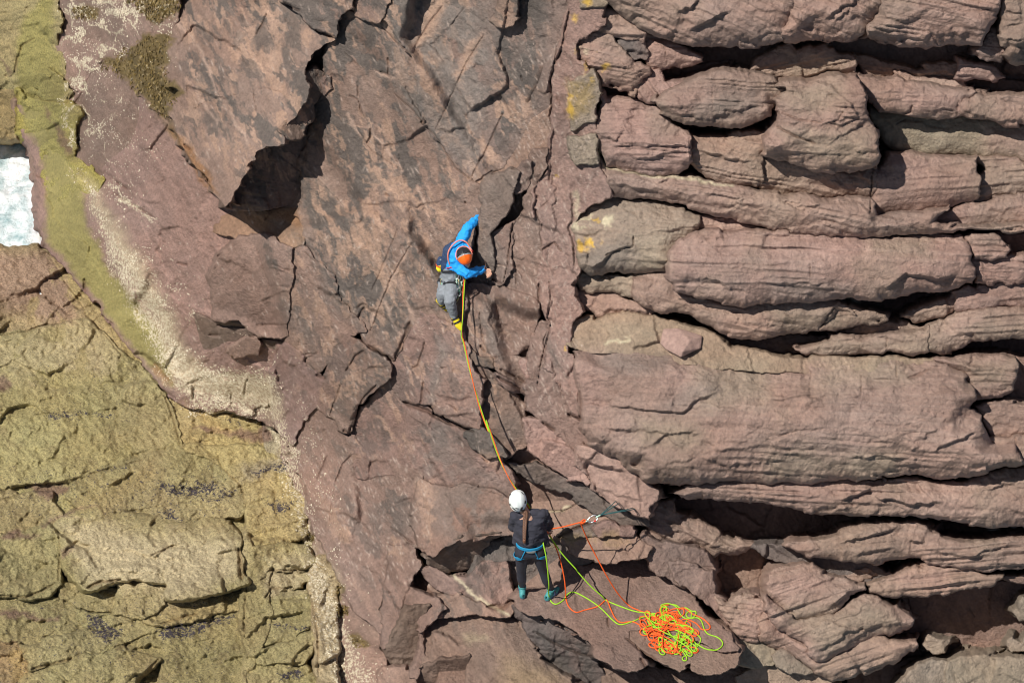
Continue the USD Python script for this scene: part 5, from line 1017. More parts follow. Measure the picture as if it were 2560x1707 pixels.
def helmet(parent, c, up, front, main, vents_at, size=1.0, front_part=None, name='helmet'):
    """A climbing helmet: shell with a rolled rim, raised ridges, dark vents, chin strap."""
    up = np.asarray(up, float) / np.linalg.norm(up); F = frame(up, np.cross(front, up)); s = size
    t = trimesh.creation.icosphere(4); v = t.vertices.copy(); r = np.array([.108, .136, .118]) * s
    k = 1 + .03 * np.cos(4 * np.arctan2(v[:, 0], v[:, 1])) * np.clip(v[:, 2], 0, 1) - .02 * np.abs(np.sin(6 * v[:, 0]))
    v = v * k[:, None]; low = np.clip(-.12 - v[:, 2], 0, None); v[:, 2] = np.maximum(v[:, 2], -.12 - .18 * np.clip(-v[:, 1], 0, 1)); v[:, :2] *= (1 - .25 * np.clip(low, 0, 1))[:, None]
    sh = trimesh.Trimesh((v * r) @ F.T + c, t.faces, process=False)
    if front_part:
        cen = v[t.faces].mean(1); fr = cen[:, 1] > .12
        body = part(parent, name, (sh.vertices, sh.faces[~fr]), main, smooth=True); fv = sh.vertices + sh.vertex_normals * .002
        part(body, 'front_panel', (fv, sh.faces[fr]), front_part, smooth=True); band = (cen[:, 1] > .05) & (cen[:, 1] < .16)
        part(body, 'trim_band', (sh.vertices + sh.vertex_normals * .004, sh.faces[band & (cen[:, 2] > -.1)]), 'grey_shell', smooth=True)
    else:
        body = part(parent, name, sh, main, smooth=50)
    kk = np.linspace(0, 2 * math.pi, 60); rim = np.stack([np.cos(kk) * .985, np.sin(kk) * .985, -.10 - .17 * np.clip(-np.sin(kk), 0, 1)], 1) * r
    part(body, 'rim', tube(rim @ F.T + c, .006 * s, 6), main if not front_part else 'black_shell', smooth=True)
    for (a, e, w, h, tw) in vents_at:                         # azimuth from the front, elevation, width, height
        d = np.array([math.sin(a) * math.cos(e), math.cos(a) * math.cos(e), math.sin(e)]); p = d * r * .985; n = d / r; n /= np.linalg.norm(n)
        G = frame(n, np.array([math.cos(tw), 0, math.sin(tw)]) if abs(n[2]) < .95 else np.array([math.cos(tw), math.sin(tw), 0])); part(body, 'vent', ellipsoid((p) @ F.T + c, np.array([w, h, .010]), F @ G, 2), 'dark_rubber', smooth=True)
    return body, F

# ------------------------------------------------------------------ the person holding the ropes on the ledge
gz = float(np.mean([at(*px, surf(*px))[2] for px in [(1307, 1492), (1378, 1497)]]))
K = lambda x, y, z: atz(1240 + x / 4.75, 1200 + y / 4.75, gz + z)
FL, FR = K(312, 1345, .0), K(640, 1390, .0)
for f in (FL, FR):
    q = px_of(f); f[2] = at(q[0], q[1], surf(*q))[2]
b_root = thing('person', 'person with white helmet and long braid, in dark sweatshirt, standing on the ledge', 'person', (FL + FR) / 2)
an = [FL + [0, .03, .095], FR + [.01, .03, .095]]; kn = [K(300, 1085, .49) + [0, .03, 0], K(560, 1085, .49) + [0, .03, 0]]; hp = [K(312, 830, .87), K(492, 825, .87)]
pel, wst, chs = K(402, 775, .93), K(402, 690, 1.05), K(390, 500, 1.27); sh = [K(235, 430, 1.36), K(560, 405, 1.36)]; nk = K(330, 360, 1.44); hd = K(262, 245, 1.57)
el = [K(205, 545, 1.10) + [0, -.01, 0], K(612, 525, 1.10) + [0, -.01, 0]]; wr = [wst + [-.10, .30, .06], wst + [.20, .17, .00]]
face = np.array([-.1, .72, .5]); face /= np.linalg.norm(face); hup = np.array([-.16, -.55, .82]); hup /= np.linalg.norm(hup); HF = frame(hup, np.cross(face, hup)); fw = HF[:, 1]
legs = []
for i in (0, 1):
    mid = an[i] * .42 + kn[i] * .58 + np.array([0, -.018, 0]); legs.append([(hp[i], .088), (hp[i] * .45 + kn[i] * .55, .072), (kn[i], .055), (mid, .056), (an[i] * .8 + kn[i] * .2, .040), (an[i], .036)])
head = [hull([(hd, .088), (hd + fw * .03 - hup * .06, .062)]), hull([(hd + fw * .07 - hup * .10, .034), (hd - hup * .05, .07)])] + chain([(hd + fw * .092 - hup * .03, .010), (hd + fw * .112 - hup * .065, .014)]) + [hull([(hd + HF[:, 0] * s * .085 - hup * .05, .014), (hd + HF[:, 0] * s * .085 - hup * .02, .016)]) for s in (-1, 1)]
arms = [[(sh[i], .060), (el[i], .044), (el[i] * .5 + wr[i] * .5, .040), (wr[i], .028)] for i in (0, 1)]
torso = [hull([(sh[0], .06), (sh[1], .06), (chs, .11)]), hull([(chs + [-.06, 0, 0], .11), (chs + [.06, 0, 0], .10), (wst, .085)]), hull([(wst, .085), (hp[0], .085), (hp[1], .085)])] + chain([(chs + [0, 0, .08], .07), (nk, .055), (hd - hup * .06, .055)])
body = skin(torso + head + sum([chain(l) for l in legs], []) + sum([chain(a) for a in arms], []) + hand(wr[0], [.35, .5, -.1], [0, -.2, -1], .9) + hand(wr[1], [.1, .2, -.6], [-.9, .2, 0], .9), .016, 6)
bb = part(b_root, 'body', body, 'skin', smooth=True)
for s in (-1, 1):
    e = part(b_root, 'eye', ellipsoid(hd + fw * .082 + HF[:, 0] * s * .032 - hup * .012, np.array([.013] * 3), n=2), 'eye_white', smooth=True); part(e, 'iris', ellipsoid(hd + fw * .0935 + HF[:, 0] * s * .032 - hup * .012, np.array([.005] * 3), n=1), 'eye_dark', smooth=True)
lg = [[(p, r + .006) for p, r in l] for l in legs]
part(b_root, 'leggings', skin(sum([chain(l[:-1] + [(l[-1][0] + [0, 0, .025], .040)]) for l in lg], []) + [hull([(hp[0], .098), (hp[1], .098), (pel + [0, .01, .02], .11), (wst + [-.05, 0, -.02], .10), (wst + [.05, 0, -.02], .10), (hp[0] + [0, -.03, 0], .09), (hp[1] + [0, -.03, 0], .09)])], .014, 8, .0035, 12., 3, (1, 1, 2.2)), 'leggings', smooth=True)
hem = [K(268, 718, .965), K(556, 714, .965)]
sweat = [hull([(sh[0], .066), (sh[1], .068), (chs + [-.06, -.01, 0], .112), (chs + [.065, -.01, 0], .112)]), hull([(chs + [-.065, -.01, 0], .112), (chs + [.07, -.01, 0], .114), (hem[0], .080), (hem[1], .086), (wst + [0, -.05, .02], .10)]), hull([(sh[0] + [.05, 0, .02], .06), (sh[1] - [.05, 0, -.02], .06), (nk - [0, 0, .05], .062)])]
for i in (0, 1): sweat += chain([(sh[i], .078), (el[i], .080 if i else .070), (el[i] * .45 + wr[i] * .55, .060), (wr[i], .042)]) + [hull([(el[i], .07), (sh[i], .07), (chs + [(-.05, .05)[i], 0, -.05], .10)])]
part(b_root, 'sweatshirt', skin(sweat, .013, 8, .017, 8.5, 5, (1, 1, 1.7)), 'dark_sweatshirt', smooth=True)
part(b_root, 'collar', tube(spline([nk + [math.cos(a) * .068, math.sin(a) * .060, -.035 - .012 * math.sin(a)] for a in np.linspace(0, 2 * math.pi, 13)], .01), .012), 'dark_sweatshirt', smooth=True)
hb, HFr = helmet(b_root, hd + hup * .035, hup, fw, 'white_shell', [(math.pi - .42, .28, .034, .017, .9), (math.pi + .55, .40, .026, .010, -.5), (math.pi - 1.25, .30, .022, .018, .3), (math.pi + .10, .62, .022, .007, -.4), (math.pi + 1.2, .35, .022, .010, .3), (.9, .4, .02, .008, .3), (-.9, .4, .02, .008, .3)], .98)
part(b_root, 'chin_strap', tube(spline([hd + HF[:, 0] * -.1 + hup * .0, hd + HF[:, 0] * -.085 + fw * .04 - hup * .09, hd + fw * .07 - hup * .145, hd + HF[:, 0] * .085 + fw * .04 - hup * .09, hd + HF[:, 0] * .1], .01), .005), 'black_cloth', smooth=True)
# the braid lies on the back: three strands wound round each other
bp = spline([hd - hup * .055 - fw * .10, K(350, 352, 1.45) + [0, -.035, 0], K(347, 420, 1.365) + [0, -.06, -.01], K(340, 500, 1.29) + [0, -.085, -.02], K(337, 570, 1.22) + [0, -.095, -.02], K(336, 612, 1.18) + [0, -.10, -.02]], .006)
L = len(bp); tt = np.linspace(0, 1, L)[:, None]; lift = BCK * .052
strands = []
for s in range(3):
    ph = tt * 2 * math.pi * 7 + s * 2 * math.pi / 3; r = .019 * (1 - .35 * tt); strands.append(tube(bp + lift + RGT * np.sin(ph) * r + BCK * np.sin(2 * ph) * r * .55, (.0175 * (1 - .4 * tt))[:, 0], 8))
br = part(b_root, 'braid', cat(strands), 'hair', smooth=True)
bt = spline([bp[-1] + lift, bp[-1] + lift + [0, -.004, -.03], bp[-1] + lift + [.002, .0, -.075]], .01); part(br, 'braid_end', tube(bt, .010 + .011 * np.sin(np.linspace(.9, 2.95, len(bt))), 9), 'hair_tip', smooth=True)
# harness: belt, leg loops, padded back, gear loops
har = part(b_root, 'harness_belt', strap(pel + [0, -.01, .055], [0, .12, 1], .162, .128, .042, .010), 'harness_blue', smooth=40)
for i in (0, 1):
    ax = kn[i] - hp[i]; c = hp[i] + ax * .13; part(har, 'leg_loop', strap(c, ax + np.array([(.22, -.22)[i], 0, 0]) + np.array([0, -.10, 0]), .100, .106, .050, .010), 'harness_blue', smooth=40)
part(har, 'back_pad', ellipsoid(pel + [.015, -.132, .035], np.array([.062, .020, .034]), n=3), 'pad_grey', smooth=True)
for i in (0, 1): part(har, 'rise_strap', tube(spline([pel + [(-.06, .06)[i], -.135, .04], hp[i] + [(-.01, .01)[i], -.115, -.03], hp[i] + (kn[i] - hp[i]) * .14 + [0, -.105, 0]], .02), .007, 6), 'harness_blue', smooth=True)
for i, (toe) in enumerate((np.array([-.02, .98, 0]), np.array([.62, .78, 0]))):
    toe = toe / np.linalg.norm(toe); side = np.array([toe[1], -toe[0], 0]); a = an[i]; g = (FL, FR)[i].copy()
    heel = g - toe * .055; ball_ = g + toe * .10; tip = g + toe * .16; up = np.array([0, 0, 1.0])
    s = part(b_root, 'shoe', skin([hull([(heel + up * .045, .036), (heel + up * .03, .038), (a - up * .01, .040)]), hull([(heel + up * .035, .034), (a - up * .02 + toe * .03, .036), (ball_ + up * .034 + side * .012, .030), (ball_ + up * .034 - side * .012, .030)]), hull([(ball_ + up * .034 + side * .012, .030), (ball_ + up * .034 - side * .012, .030), (tip + up * .026, .022)])], .012, 5, .002, 40., 2), 'teal_shoe', smooth=True)
    part(s, 'sole', skin([hull([(heel + up * .012, .034), (ball_ + up * .010 + side * .022, .024), (ball_ + up * .010 - side * .022, .024), (tip + up * .008, .022)]).scale([1, 1, 1])], .012, 3), 'violet_sole', smooth=True)
    part(s, 'ankle_cuff', strap(a + [0, 0, .012], [0, .1, 1], .043, .046, .026, .006), 'teal_shoe', smooth=40); part(s, 'lace_strap', strap(g + toe * .045 + up * .048, toe + up * -.45, .046, .036, .028, .004, side=side), 'violet_sole', smooth=40); part(s, 'pull_tab', skin([hull([(heel - toe * .036 + up * .06, .010), (heel - toe * .040 + up * .095, .011)])], .01, 2), 'teal_shoe', smooth=True)

# ------------------------------------------------------------------ the person climbing the slab
h0 = float(np.median([surf(1125 + a, 720 + c_) for a in (-25, -10, 0, 10, 20) for c_ in (-30, 0, 30)]))
def G(x, y, d):
    px, py = 1050 + x / 4.613, 500 + y / 4.613; return at(px, py, h0 + (720 - py) / PM * .15 + d)
c_root = thing('person', 'person in bright blue jacket, grey trousers and orange helmet, climbing the slab', 'person', G(350, 1000, .1))
chp, cpel, cwst, cch = [G(300, 955, .17), G(365, 965, .24)], G(335, 905, .22), G(350, 800, .27), G(425, 655, .33)
csh = [G(480, 470, .30), G(425, 760, .36)]; cel = [G(560, 310, .27), G(545, 850, .44)]; cwr = [G(680, 205, .14), G(740, 795, .27)]; cknee = [G(258, 1085, .24), G(345, 1170, .36)]; cank = [G(247, 1185, .12), G(395, 1345, .17)]; cank = [q if h_of(q) > surf(*px_of(q)) + .13 else at(*px_of(q), surf(*px_of(q)) + .13) for q in cank]; cnk = G(485, 620, .42); chd = G(515, 655, .50)
cup = np.array([.16, -.50, .84]); cup /= np.linalg.norm(cup); cdown = -UPV * .95 + RGT * .32 ; cfw = cdown - cup * np.dot(cdown, cup); cfw /= np.linalg.norm(cfw); cup = BCK * .9 + UPV * .25 - RGT * .1; cup /= np.linalg.norm(cup); cfw = cdown - cup * np.dot(cdown, cup); cfw /= np.linalg.norm(cfw); CF = frame(cup, np.cross(cfw, cup))
cl = [[(chp[i], .085), (chp[i] * .45 + cknee[i] * .55, .072), (cknee[i], .058), (cknee[i] * .6 + cank[i] * .4, .054), (cank[i], .038)] for i in (0, 1)]
ca = [[(csh[i], .058), (cel[i], .044), (cel[i] * .5 + cwr[i] * .5, .041), (cwr[i], .029)] for i in (0, 1)]
chead = [hull([(chd, .088), (chd + cfw * .03 - cup * .06, .062)]), hull([(chd + cfw * .07 - cup * .10, .034), (chd - cup * .05, .07)])] + chain([(chd + cfw * .092 - cup * .03, .010), (chd + cfw * .112 - cup * .065, .014)]) + [hull([(chd + CF[:, 0] * s * .085 - cup * .05, .014), (chd + CF[:, 0] * s * .085 - cup * .02, .016)]) for s in (-1, 1)]
ctor = [hull([(csh[0], .06), (csh[1], .06), (cch, .10)]), hull([(cch, .10), (cwst, .085)]), hull([(cwst, .085), (chp[0], .08), (chp[1], .085)])] + chain([(cch, .08), (cnk, .055), (chd - cup * .06, .055)])
part(c_root, 'body', skin(ctor + chead + sum([chain(l) for l in cl], []) + sum([chain(a) for a in ca], []) + hand(cwr[0], UPV * .3 + RGT * .8 - BCK * .5, -BCK, .7) + hand(cwr[1], RGT * .75 - UPV * .8 - BCK * .1, -BCK + RGT * .6, .85), .016, 6), 'skin', smooth=True)
for s in (-1, 1):
    e = part(c_root, 'eye', ellipsoid(chd + cfw * .082 + CF[:, 0] * s * .032 - cup * .012, np.array([.013] * 3), n=2), 'eye_white', smooth=True); part(e, 'iris', ellipsoid(chd + cfw * .0935 + CF[:, 0] * s * .032 - cup * .012, np.array([.005] * 3), n=1), 'eye_dark', smooth=True)
part(c_root, 'trousers', skin(sum([chain([(p, r + .016) for p, r in l[:-1]] + [(l[-1][0] * .74 + l[-2][0] * .26, .054)]) for l in cl], []) + [hull([(chp[0], .092), (chp[1], .092), (cpel, .10)]), hull([(cpel, .102), (cwst, .106), (cwst * .7 + cch * .3, .104)]), hull([(cwst, .10), (chp[0], .095), (chp[1], .095)])], .014, 7, .013, 11., 9, (1, 2.0, 2.0)), 'grey_trousers', smooth=True)
jk = [hull([(csh[0], .075), (csh[1], .078), (cch, .13)]), hull([(cch, .135), (cch + UPV * .05 - RGT * .05, .125), (cwst + UPV * .05, .118)]), hull([(csh[1], .075), (cch, .12), (cnk - BCK * .05, .09)])]
for i in (0, 1): jk += chain([(csh[i], .080), (cel[i], .066), (cel[i] * .45 + cwr[i] * .55, .056), (cwr[i], .042)])
jm = skin(jk, .012, 7, .017, 10., 4, (1.6, 1.6, 1.6)); jac = part(c_root, 'jacket', jm, 'blue_jacket', smooth=True)
# navy side panel of the jacket: the faces on the left flank, laid a few millimetres proud
cen = jm.triangles_center; loc = np.stack([(cen - G(350, 660, .3)) @ RGT, (cen - G(350, 660, .3)) @ UPV], 1); fl = (loc[:, 0] < -.025 + .25 * loc[:, 1]) & (loc[:, 1] > -.16) & (loc[:, 1] < .22)
part(jac, 'side_panel', (jm.vertices + jm.vertex_normals * .004, jm.faces[fl]), 'navy_cloth', smooth=True)
hood = [cnk + CF[:, 0] * math.cos(a) * .105 + cfw * math.sin(a) * .085 - cfw * .03 - cup * .03 for a in np.linspace(-.5, math.pi * 1.45, 10)]
part(jac, 'hood', tube(spline(hood, .012), .030, 10), 'blue_jacket', smooth=True); part(jac, 'hood_lining', tube(spline([p + cup * .018 + (cnk - p) * .22 for p in hood], .012), .020, 8), 'navy_cloth', smooth=True)
helmet(c_root, chd + cup * .035, cup, cfw, 'black_shell', [(math.pi, .75, .020, .010, .2), (math.pi - .8, .5, .024, .008, .4), (math.pi + .8, .5, .024, .008, -.4), (1.6, .55, .03, .007, .2), (-1.6, .55, .03, .007, .2)], .86, 'orange_shell')
part(c_root, 'head_torch_strap', tube(spline([chd + cup * .05 + CF[:, 0] * math.cos(a) * .10 + cfw * math.sin(a) * .12 for a in np.linspace(math.pi * .95, math.pi * 2.05, 10)], .01), .006, 6), 'sling_pink', smooth=True)
arc = [G(x, y, d) for x, y, d in ((385, 800, .30), (340, 740, .40), (322, 640, .45), (345, 560, .46), (410, 490, .45), (475, 465, .42), (535, 490, .42), (575, 545, .40), (600, 590, .44))]
part(c_root, 'shoulder_sling', tube(spline(arc, .012), .0085, 6), 'sling_pink', smooth=True); part(c_root, 'torch_buckle', ellipsoid(G(588, 592, .47), np.array([.028, .02, .016])), 'red_tape', smooth=True)
belt = part(c_root, 'harness_belt', strap(G(352, 800, .27), UPV * 1.0 - RGT * .18 + BCK * .25, .112, .112, .030, .008), 'black_cloth', smooth=40)
for q_ in ((318, 785), (352, 778), (385, 795)): part(belt, 'red_tab', ellipsoid(G(*q_, .395), np.array([.020, .008, .008]), n=2), 'red_tape', smooth=True)
for i in (0, 1):
    ax = cknee[i] - chp[i]; part(belt, 'leg_loop', strap(chp[i] + ax * .06, ax, .102, .102, .045, .008), 'black_cloth', smooth=40)
for i, (tx_, ty_, dd) in enumerate(((300, 1235, .02), (462, 1470, .03))):
    a = cank[i]; toe = at(1050 + tx_ / 4.613, 500 + ty_ / 4.613, surf(1050 + tx_ / 4.613, 500 + ty_ / 4.613) + .045); d = toe - a; L_ = np.linalg.norm(d); d /= L_; up = BCK - d * np.dot(BCK, d); up /= np.linalg.norm(up); side = np.cross(d, up); heel = a - d * .045 - up * .02
    L2 = max(L_, .20); tip = a + d * L2
    s = part(c_root, 'shoe', skin([hull([(heel, .038), (a, .042)]), hull([(a, .042), (heel, .036), (a + d * L2 * .6 + side * .014, .032), (a + d * L2 * .6 - side * .014, .032)]), hull([(a + d * L2 * .6 + side * .014, .032), (a + d * L2 * .6 - side * .014, .032), (tip - d * .02, .022)])], .012, 5), 'yellow_rubber', smooth=True)
    part(s, 'sole', skin([hull([(heel - up * .022, .032), (a + d * L2 * .6 + side * .02 - up * .018, .026), (a + d * L2 * .6 - side * .02 - up * .018, .026), (tip - d * .02 - up * .012, .020)])], .012, 3), 'dark_rubber', smooth=True)
    for q in (.12, .38): part(s, 'strap', strap(a + d * L2 * q, d, .048 - .010 * q, .046 - .012 * q, .022, .004, side=side), 'black_cloth', smooth=40)
cb = thing('chalk_bag', 'small yellow and navy chalk bag hanging at the hip of the climbing person', 'chalk bag', G(235, 740, .22))
e0, e1 = G(228, 790, .20), G(240, 690, .24)
bag = part(cb, 'bag', skin([hull([(e0, .046), (e0 * .4 + e1 * .6, .050)])], .012, 4, .006, 20., 1), 'chalk_yellow', smooth=True)
part(cb, 'collar', skin([hull([(e0 * .42 + e1 * .58, .053), (e1, .046)])], .012, 4, .006, 18., 2), 'navy_cloth', smooth=True); part(cb, 'red_band', strap(e0 * .62 + e1 * .38, e1 - e0, .051, .051, .014, .004), 'red_tape', smooth=40); part(cb, 'buckle', ellipsoid(e1 + BCK * .045, np.array([.014, .010, .008])), 'alloy', smooth=True)
# quickdraws and cams on the gear loops
def karabiner(c, u, w, mat, parent, name='carabiner', s=1.0, gate_mat='alloy'):
    k = np.linspace(0, 2 * math.pi, 22); sx = .028 * s * (1 + .25 * np.sin(k)); loop = c + np.outer(np.cos(k) * sx, w) + np.outer(np.sin(k) * .050 * s, u); loop[-1] = loop[0]
    return part(parent, name, tube(loop, .0055 * s, 6), mat, smooth=True)
rs = np.random.RandomState(3)
LEFT = [(272, 800, -95, .27), (296, 822, -88, .29), (276, 848, -100, .26), (310, 858, -82, .28)]; RIGHT = [(412, 838, -78, .34), (440, 856, -80, .33), (466, 874, -84, .31), (418, 915, -82, .30), (446, 945, -90, .29), (430, 985, -92, .27)]
ORDER = ('topmost', 'second from the top', 'third from the top', 'fourth from the top', 'fifth from the top', 'lowest')
for n, (gx_, gy_, ang, dd) in enumerate(LEFT + RIGHT):
    p = G(gx_, gy_, dd); a = math.radians(ang + rs.uniform(-8, 8)); u = RGT * math.cos(a) + UPV * math.sin(a) - BCK * .25; u /= np.linalg.norm(u); w = np.cross(u, BCK + RGT * rs.uniform(-.6, .6)); w /= np.linalg.norm(w)
    k = n if n < 4 else n - 4; name = 'lowest' if n == 3 else ORDER[k]
    q = thing('quickdraw', f'quickdraw, {name} of the metal gear ' + ('hanging below the yellow chalk bag' if n < 4 else 'hanging at the hip beside the rope'), 'climbing gear', p, group=f'quickdraws on the {"left" if n < 4 else "right"} gear loop')
    karabiner(p + u * .03, u, w, ('alloy', 'alloy_green', 'alloy', 'alloy_gold')[n % 4], q); part(q, 'sling', tube(spline([p + u * .07, p + u * .10 + BCK * .008, p + u * .135], .02), .0075, 6), ('sling_mint', 'sling_teal', 'sling_mint', 'alloy_gold')[(n * 7) % 4], smooth=True); karabiner(p + u * .165, -u, w, ('alloy_gold', 'alloy', 'alloy_green')[n % 3], q)
# ------------------------------------------------------------------ ropes, belay anchor, loose stone, weed and barnacles
RR = .0082
def surf_pt(x, y, lift=RR + .002): return at(x, y, surf(x, y) + lift)
def path(items):
    """items: (x, y, height) in the photograph's pixels: a number is a distance out from the middle plane, 'g' lies on the rock, ('g', d) hangs d above it."""
    out = []
    for x, y, h in items:
        out.append(at(x, y, surf(x, y) + RR + .002 if h == 'g' else surf(x, y) + h[1] if isinstance(h, tuple) else h))
    return np.array(out)
def settle(p, lift=RR):
    """Keeps a strand from sinking into the rock."""
    out = []
    for q in p:
        x, y = px_of(q); hs = surf(x, y) + lift; out.append(at(x, y, hs) if h_of(q) < hs else q)
    return np.array(out)
def xy(text): return [tuple(p) for p in P(text)]
def span(text, h0_, h1_, ground=None):
    pts = P(text); L = np.r_[0, np.cumsum(np.hypot(*np.diff(pts, axis=0).T))]; t = L / L[-1]
    return [(x, y, h0_ + (h1_ - h0_) * k) for (x, y), k in zip(pts, t)]
orange = thing('climbing_rope', 'orange climbing rope from the climbing person down past the standing person to the heap', 'rope')
green = thing('climbing_rope', 'bright green climbing rope running beside the orange one and heaped on the flat slab', 'rope')
tie = h_of(G(515, 893, .30)); dev = wst + np.array([.06, .24, .02]); hdev = h_of(dev); pd = px_of(dev)
lead = 'G: 515,893 500,1100 490,1360 480,1560; 6: 1430,790 1480,1010 1540,1230 1600,1400; A: 650,0 770,350 860,545 950,690 1062,840'
a = span(lead, tie, hdev + .12) + [(pd[0], pd[1], hdev)]
base_ = settle(spline(path(a), .03), .05)
ph = np.cumsum(np.r_[0, np.linalg.norm(np.diff(base_, axis=0), axis=1)]) * 2 * math.pi / 1.5 + 2.4
off = (RGT[None] * np.cos(ph)[:, None] + BCK[None] * np.sin(ph)[:, None]) * .0068
part(orange, 'lead_strand', tube(base_ + off, .0060), 'rope_orange', smooth=True); part(green, 'lead_strand', tube(base_ - off, .0060), 'rope_green', smooth=True)
# slack from the brake hand down to the heap
bh = wr[1] + np.array([.0, -.02, -.03]); hb_ = h_of(bh); pb = px_of(bh)
def fall(text, n_free, bulge=0.0):
    pts = xy(text); h_end = surf(*pts[n_free]) + RR + .002; out = [(pb[0], pb[1], hb_)]
    for k, (x, y) in enumerate(pts): out.append((x, y, hb_ + (h_end - hb_) * ((k + 1) / (n_free + 1)) ** .9 + bulge * math.sin(math.pi * min(1, (k + 1.6) / (n_free + 1.2))) if k < n_free else 'g'))
    return out
def strand(parent, name, items, mat, step=.015):
    part(parent, name, tube(settle(spline(path(items), step)), RR), mat, smooth=True)
strand(green, 'slack_strand', fall('K: 612,625 690,740 800,890 950,1055; 11: 450,800 540,900 620,970 650,1000 760,1045 850,1075 960,1092 1050,1130', 7), 'rope_green')
strand(green, 'slack_strand', fall('K: 560,725 590,880 612,1050 628,1250; 11: 250,930 262,995 300,1025 350,1000 375,965 405,943 450,950 540,1000 620,1060 700,1140 750,1165 830,1143 920,1110 950,1140 945,1175 1000,1190', 5, .34), 'rope_green')
strand(orange, 'slack_strand', fall('K: 640,650 700,770 760,940 805,1130 825,1290; 11: 370,980 390,1040 440,1080 500,1065 590,1040 630,1008 652,995 680,1060 710,1120 750,1150 830,1145 890,1172 960,1190', 5), 'rope_orange')
# anchor
ha = surf(1590, 1400) + 1.02; kn_ = P('E: 650,615')[0]; knp = at(kn_[0], kn_[1], ha)
q1 = P('E: 200,718 400,668 565,625')
strand(orange, 'anchor_strand', [(pb[0] + 4, pb[1] - 4, hb_ + .02)] + [(x, y, hb_ + (ha - hb_) * t) for (x, y), t in zip(q1, (.45, .7, .92))] + [(kn_[0], kn_[1], ha)], 'rope_orange')
q2 = P('11: 468,462 510,560 550,640 640,810 720,940 800,1030 860,1062 920,1085 1000,1112'); he = surf(*q2[5]) + RR
strand(orange, 'anchor_strand', [(x, y, ha + (he - ha) * (k / 5) ** .95 if k < 5 else 'g') for k, (x, y) in enumerate(q2)], 'rope_orange')
knot = [knp + RGT * x * .001 + UPV * y * .001 + BCK * z * .001 for x, y, z in ((-58, -12, 0), (-30, 4, 10), (-5, 22, 0), (14, 12, -12), (6, -14, -6), (-18, -18, 10), (-26, 6, 14), (0, 28, 6), (22, 24, -4), (20, 2, 8), (-8, -8, 16), (-34, -14, 4))]
part(orange, 'knot', tube(spline(knot, .004), .0075), 'rope_orange', smooth=True)
cp = P('E: 835,552')[0]; cpt = at(cp[0], cp[1], ha + .02)
anc = thing('carabiner', 'silver locking carabiner joining the orange rope knot to the pale anchor slings', 'carabiner', cpt)
uu = RGT * .93 + UPV * .36; uu /= np.linalg.norm(uu); ww = UPV * .93 - RGT * .36
karabiner(cpt, uu, ww, 'alloy', anc, 'body', 1.3); gs = part(anc, 'gate', tube(np.array([cpt + ww * -.034 + uu * k for k in np.linspace(-.03, .035, 6)]), .0085, 8), 'alloy', smooth=True); part(gs, 'red_sleeve', tube(np.array([cpt + ww * -.034 + uu * k for k in (.004, .018, .032)]), .0095, 8), 'red_tape', smooth=True)
sl = thing('anchor_sling', 'pale mint and dark teal cord sling from the carabiner into the dark crack', 'sling', cpt)
far1 = P('E: 1000,470 1250,250 1330,190')[:]; 
part(sl, 'short_loop', tube(spline([knp + RGT * .02, knp + (cpt - knp) * .45 + BCK * .01, cpt - uu * .05], .01), .007), 'sling_mint', smooth=True)
end = at(*P('E: 1000,470')[0], ha + .01); part(sl, 'masterpoint', tube(spline([cpt + uu * .055, (cpt + end) / 2 + BCK * .01, end], .01), .010), 'sling_mint', smooth=True)
for tx in ('E: 1255,240 1330,170', 'E: 1320,268 1400,210', 'E: 1560,350 1700,300', 'E: 1600,368 1740,330'):
    g = P(tx); part(sl, 'cord', tube(spline([end, at(*g[0], ha - .30), at(*g[1], ha - .75)], .02), .0055), 'sling_teal', smooth=True)
# the heap: two ropes in loose meandering loops
def heap(seed, length, lift0):
    r = np.random.RandomState(seed); cx, cy = P('R: 960,860')[0]; ca_, sa_ = math.cos(.42), math.sin(.42); p = np.array([r.uniform(-20, 20), r.uniform(-12, 12)]); th = r.uniform(0, 6.28); k = 0.; out = []; n = int(length / .012); hh = .03; kt = 0
    for i in range(n):
        if i % 55 == 0: kt = r.choice([-1, 1]) * r.uniform(.006, .05)
        k += (kt - k) * .10; e = np.hypot(p[0] / 66, p[1] / 44)
        if e > .72:
            want = math.atan2(-p[1], -p[0]) + r.normal(0, .2); k += np.clip(math.sin(want - th), -1, 1) * .040 * (e - .62) / .38
        th += k; p = p + 2.3 * np.array([math.cos(th), math.sin(th) * .72]); x, y = cx + ca_ * p[0] - sa_ * p[1], cy + sa_ * p[0] + ca_ * p[1]
        dome = .085 * max(0, 1 - e * e * .95); want_h = RR + .003 + dome * (.5 + .5 * math.sin(i * .021 + seed) * math.sin(i * .0137 + 2 * seed)); hh += (want_h - hh) * .06
        out.append(at(x, y, surf(x, y) + max(hh, RR + .002)))
    return np.array(out)
part(orange, 'heap', tube(heap(11, 20, .01), RR, 6), 'rope_orange', smooth=True); part(green, 'heap', tube(heap(4, 12, .02), RR, 6), 'rope_green', smooth=True)
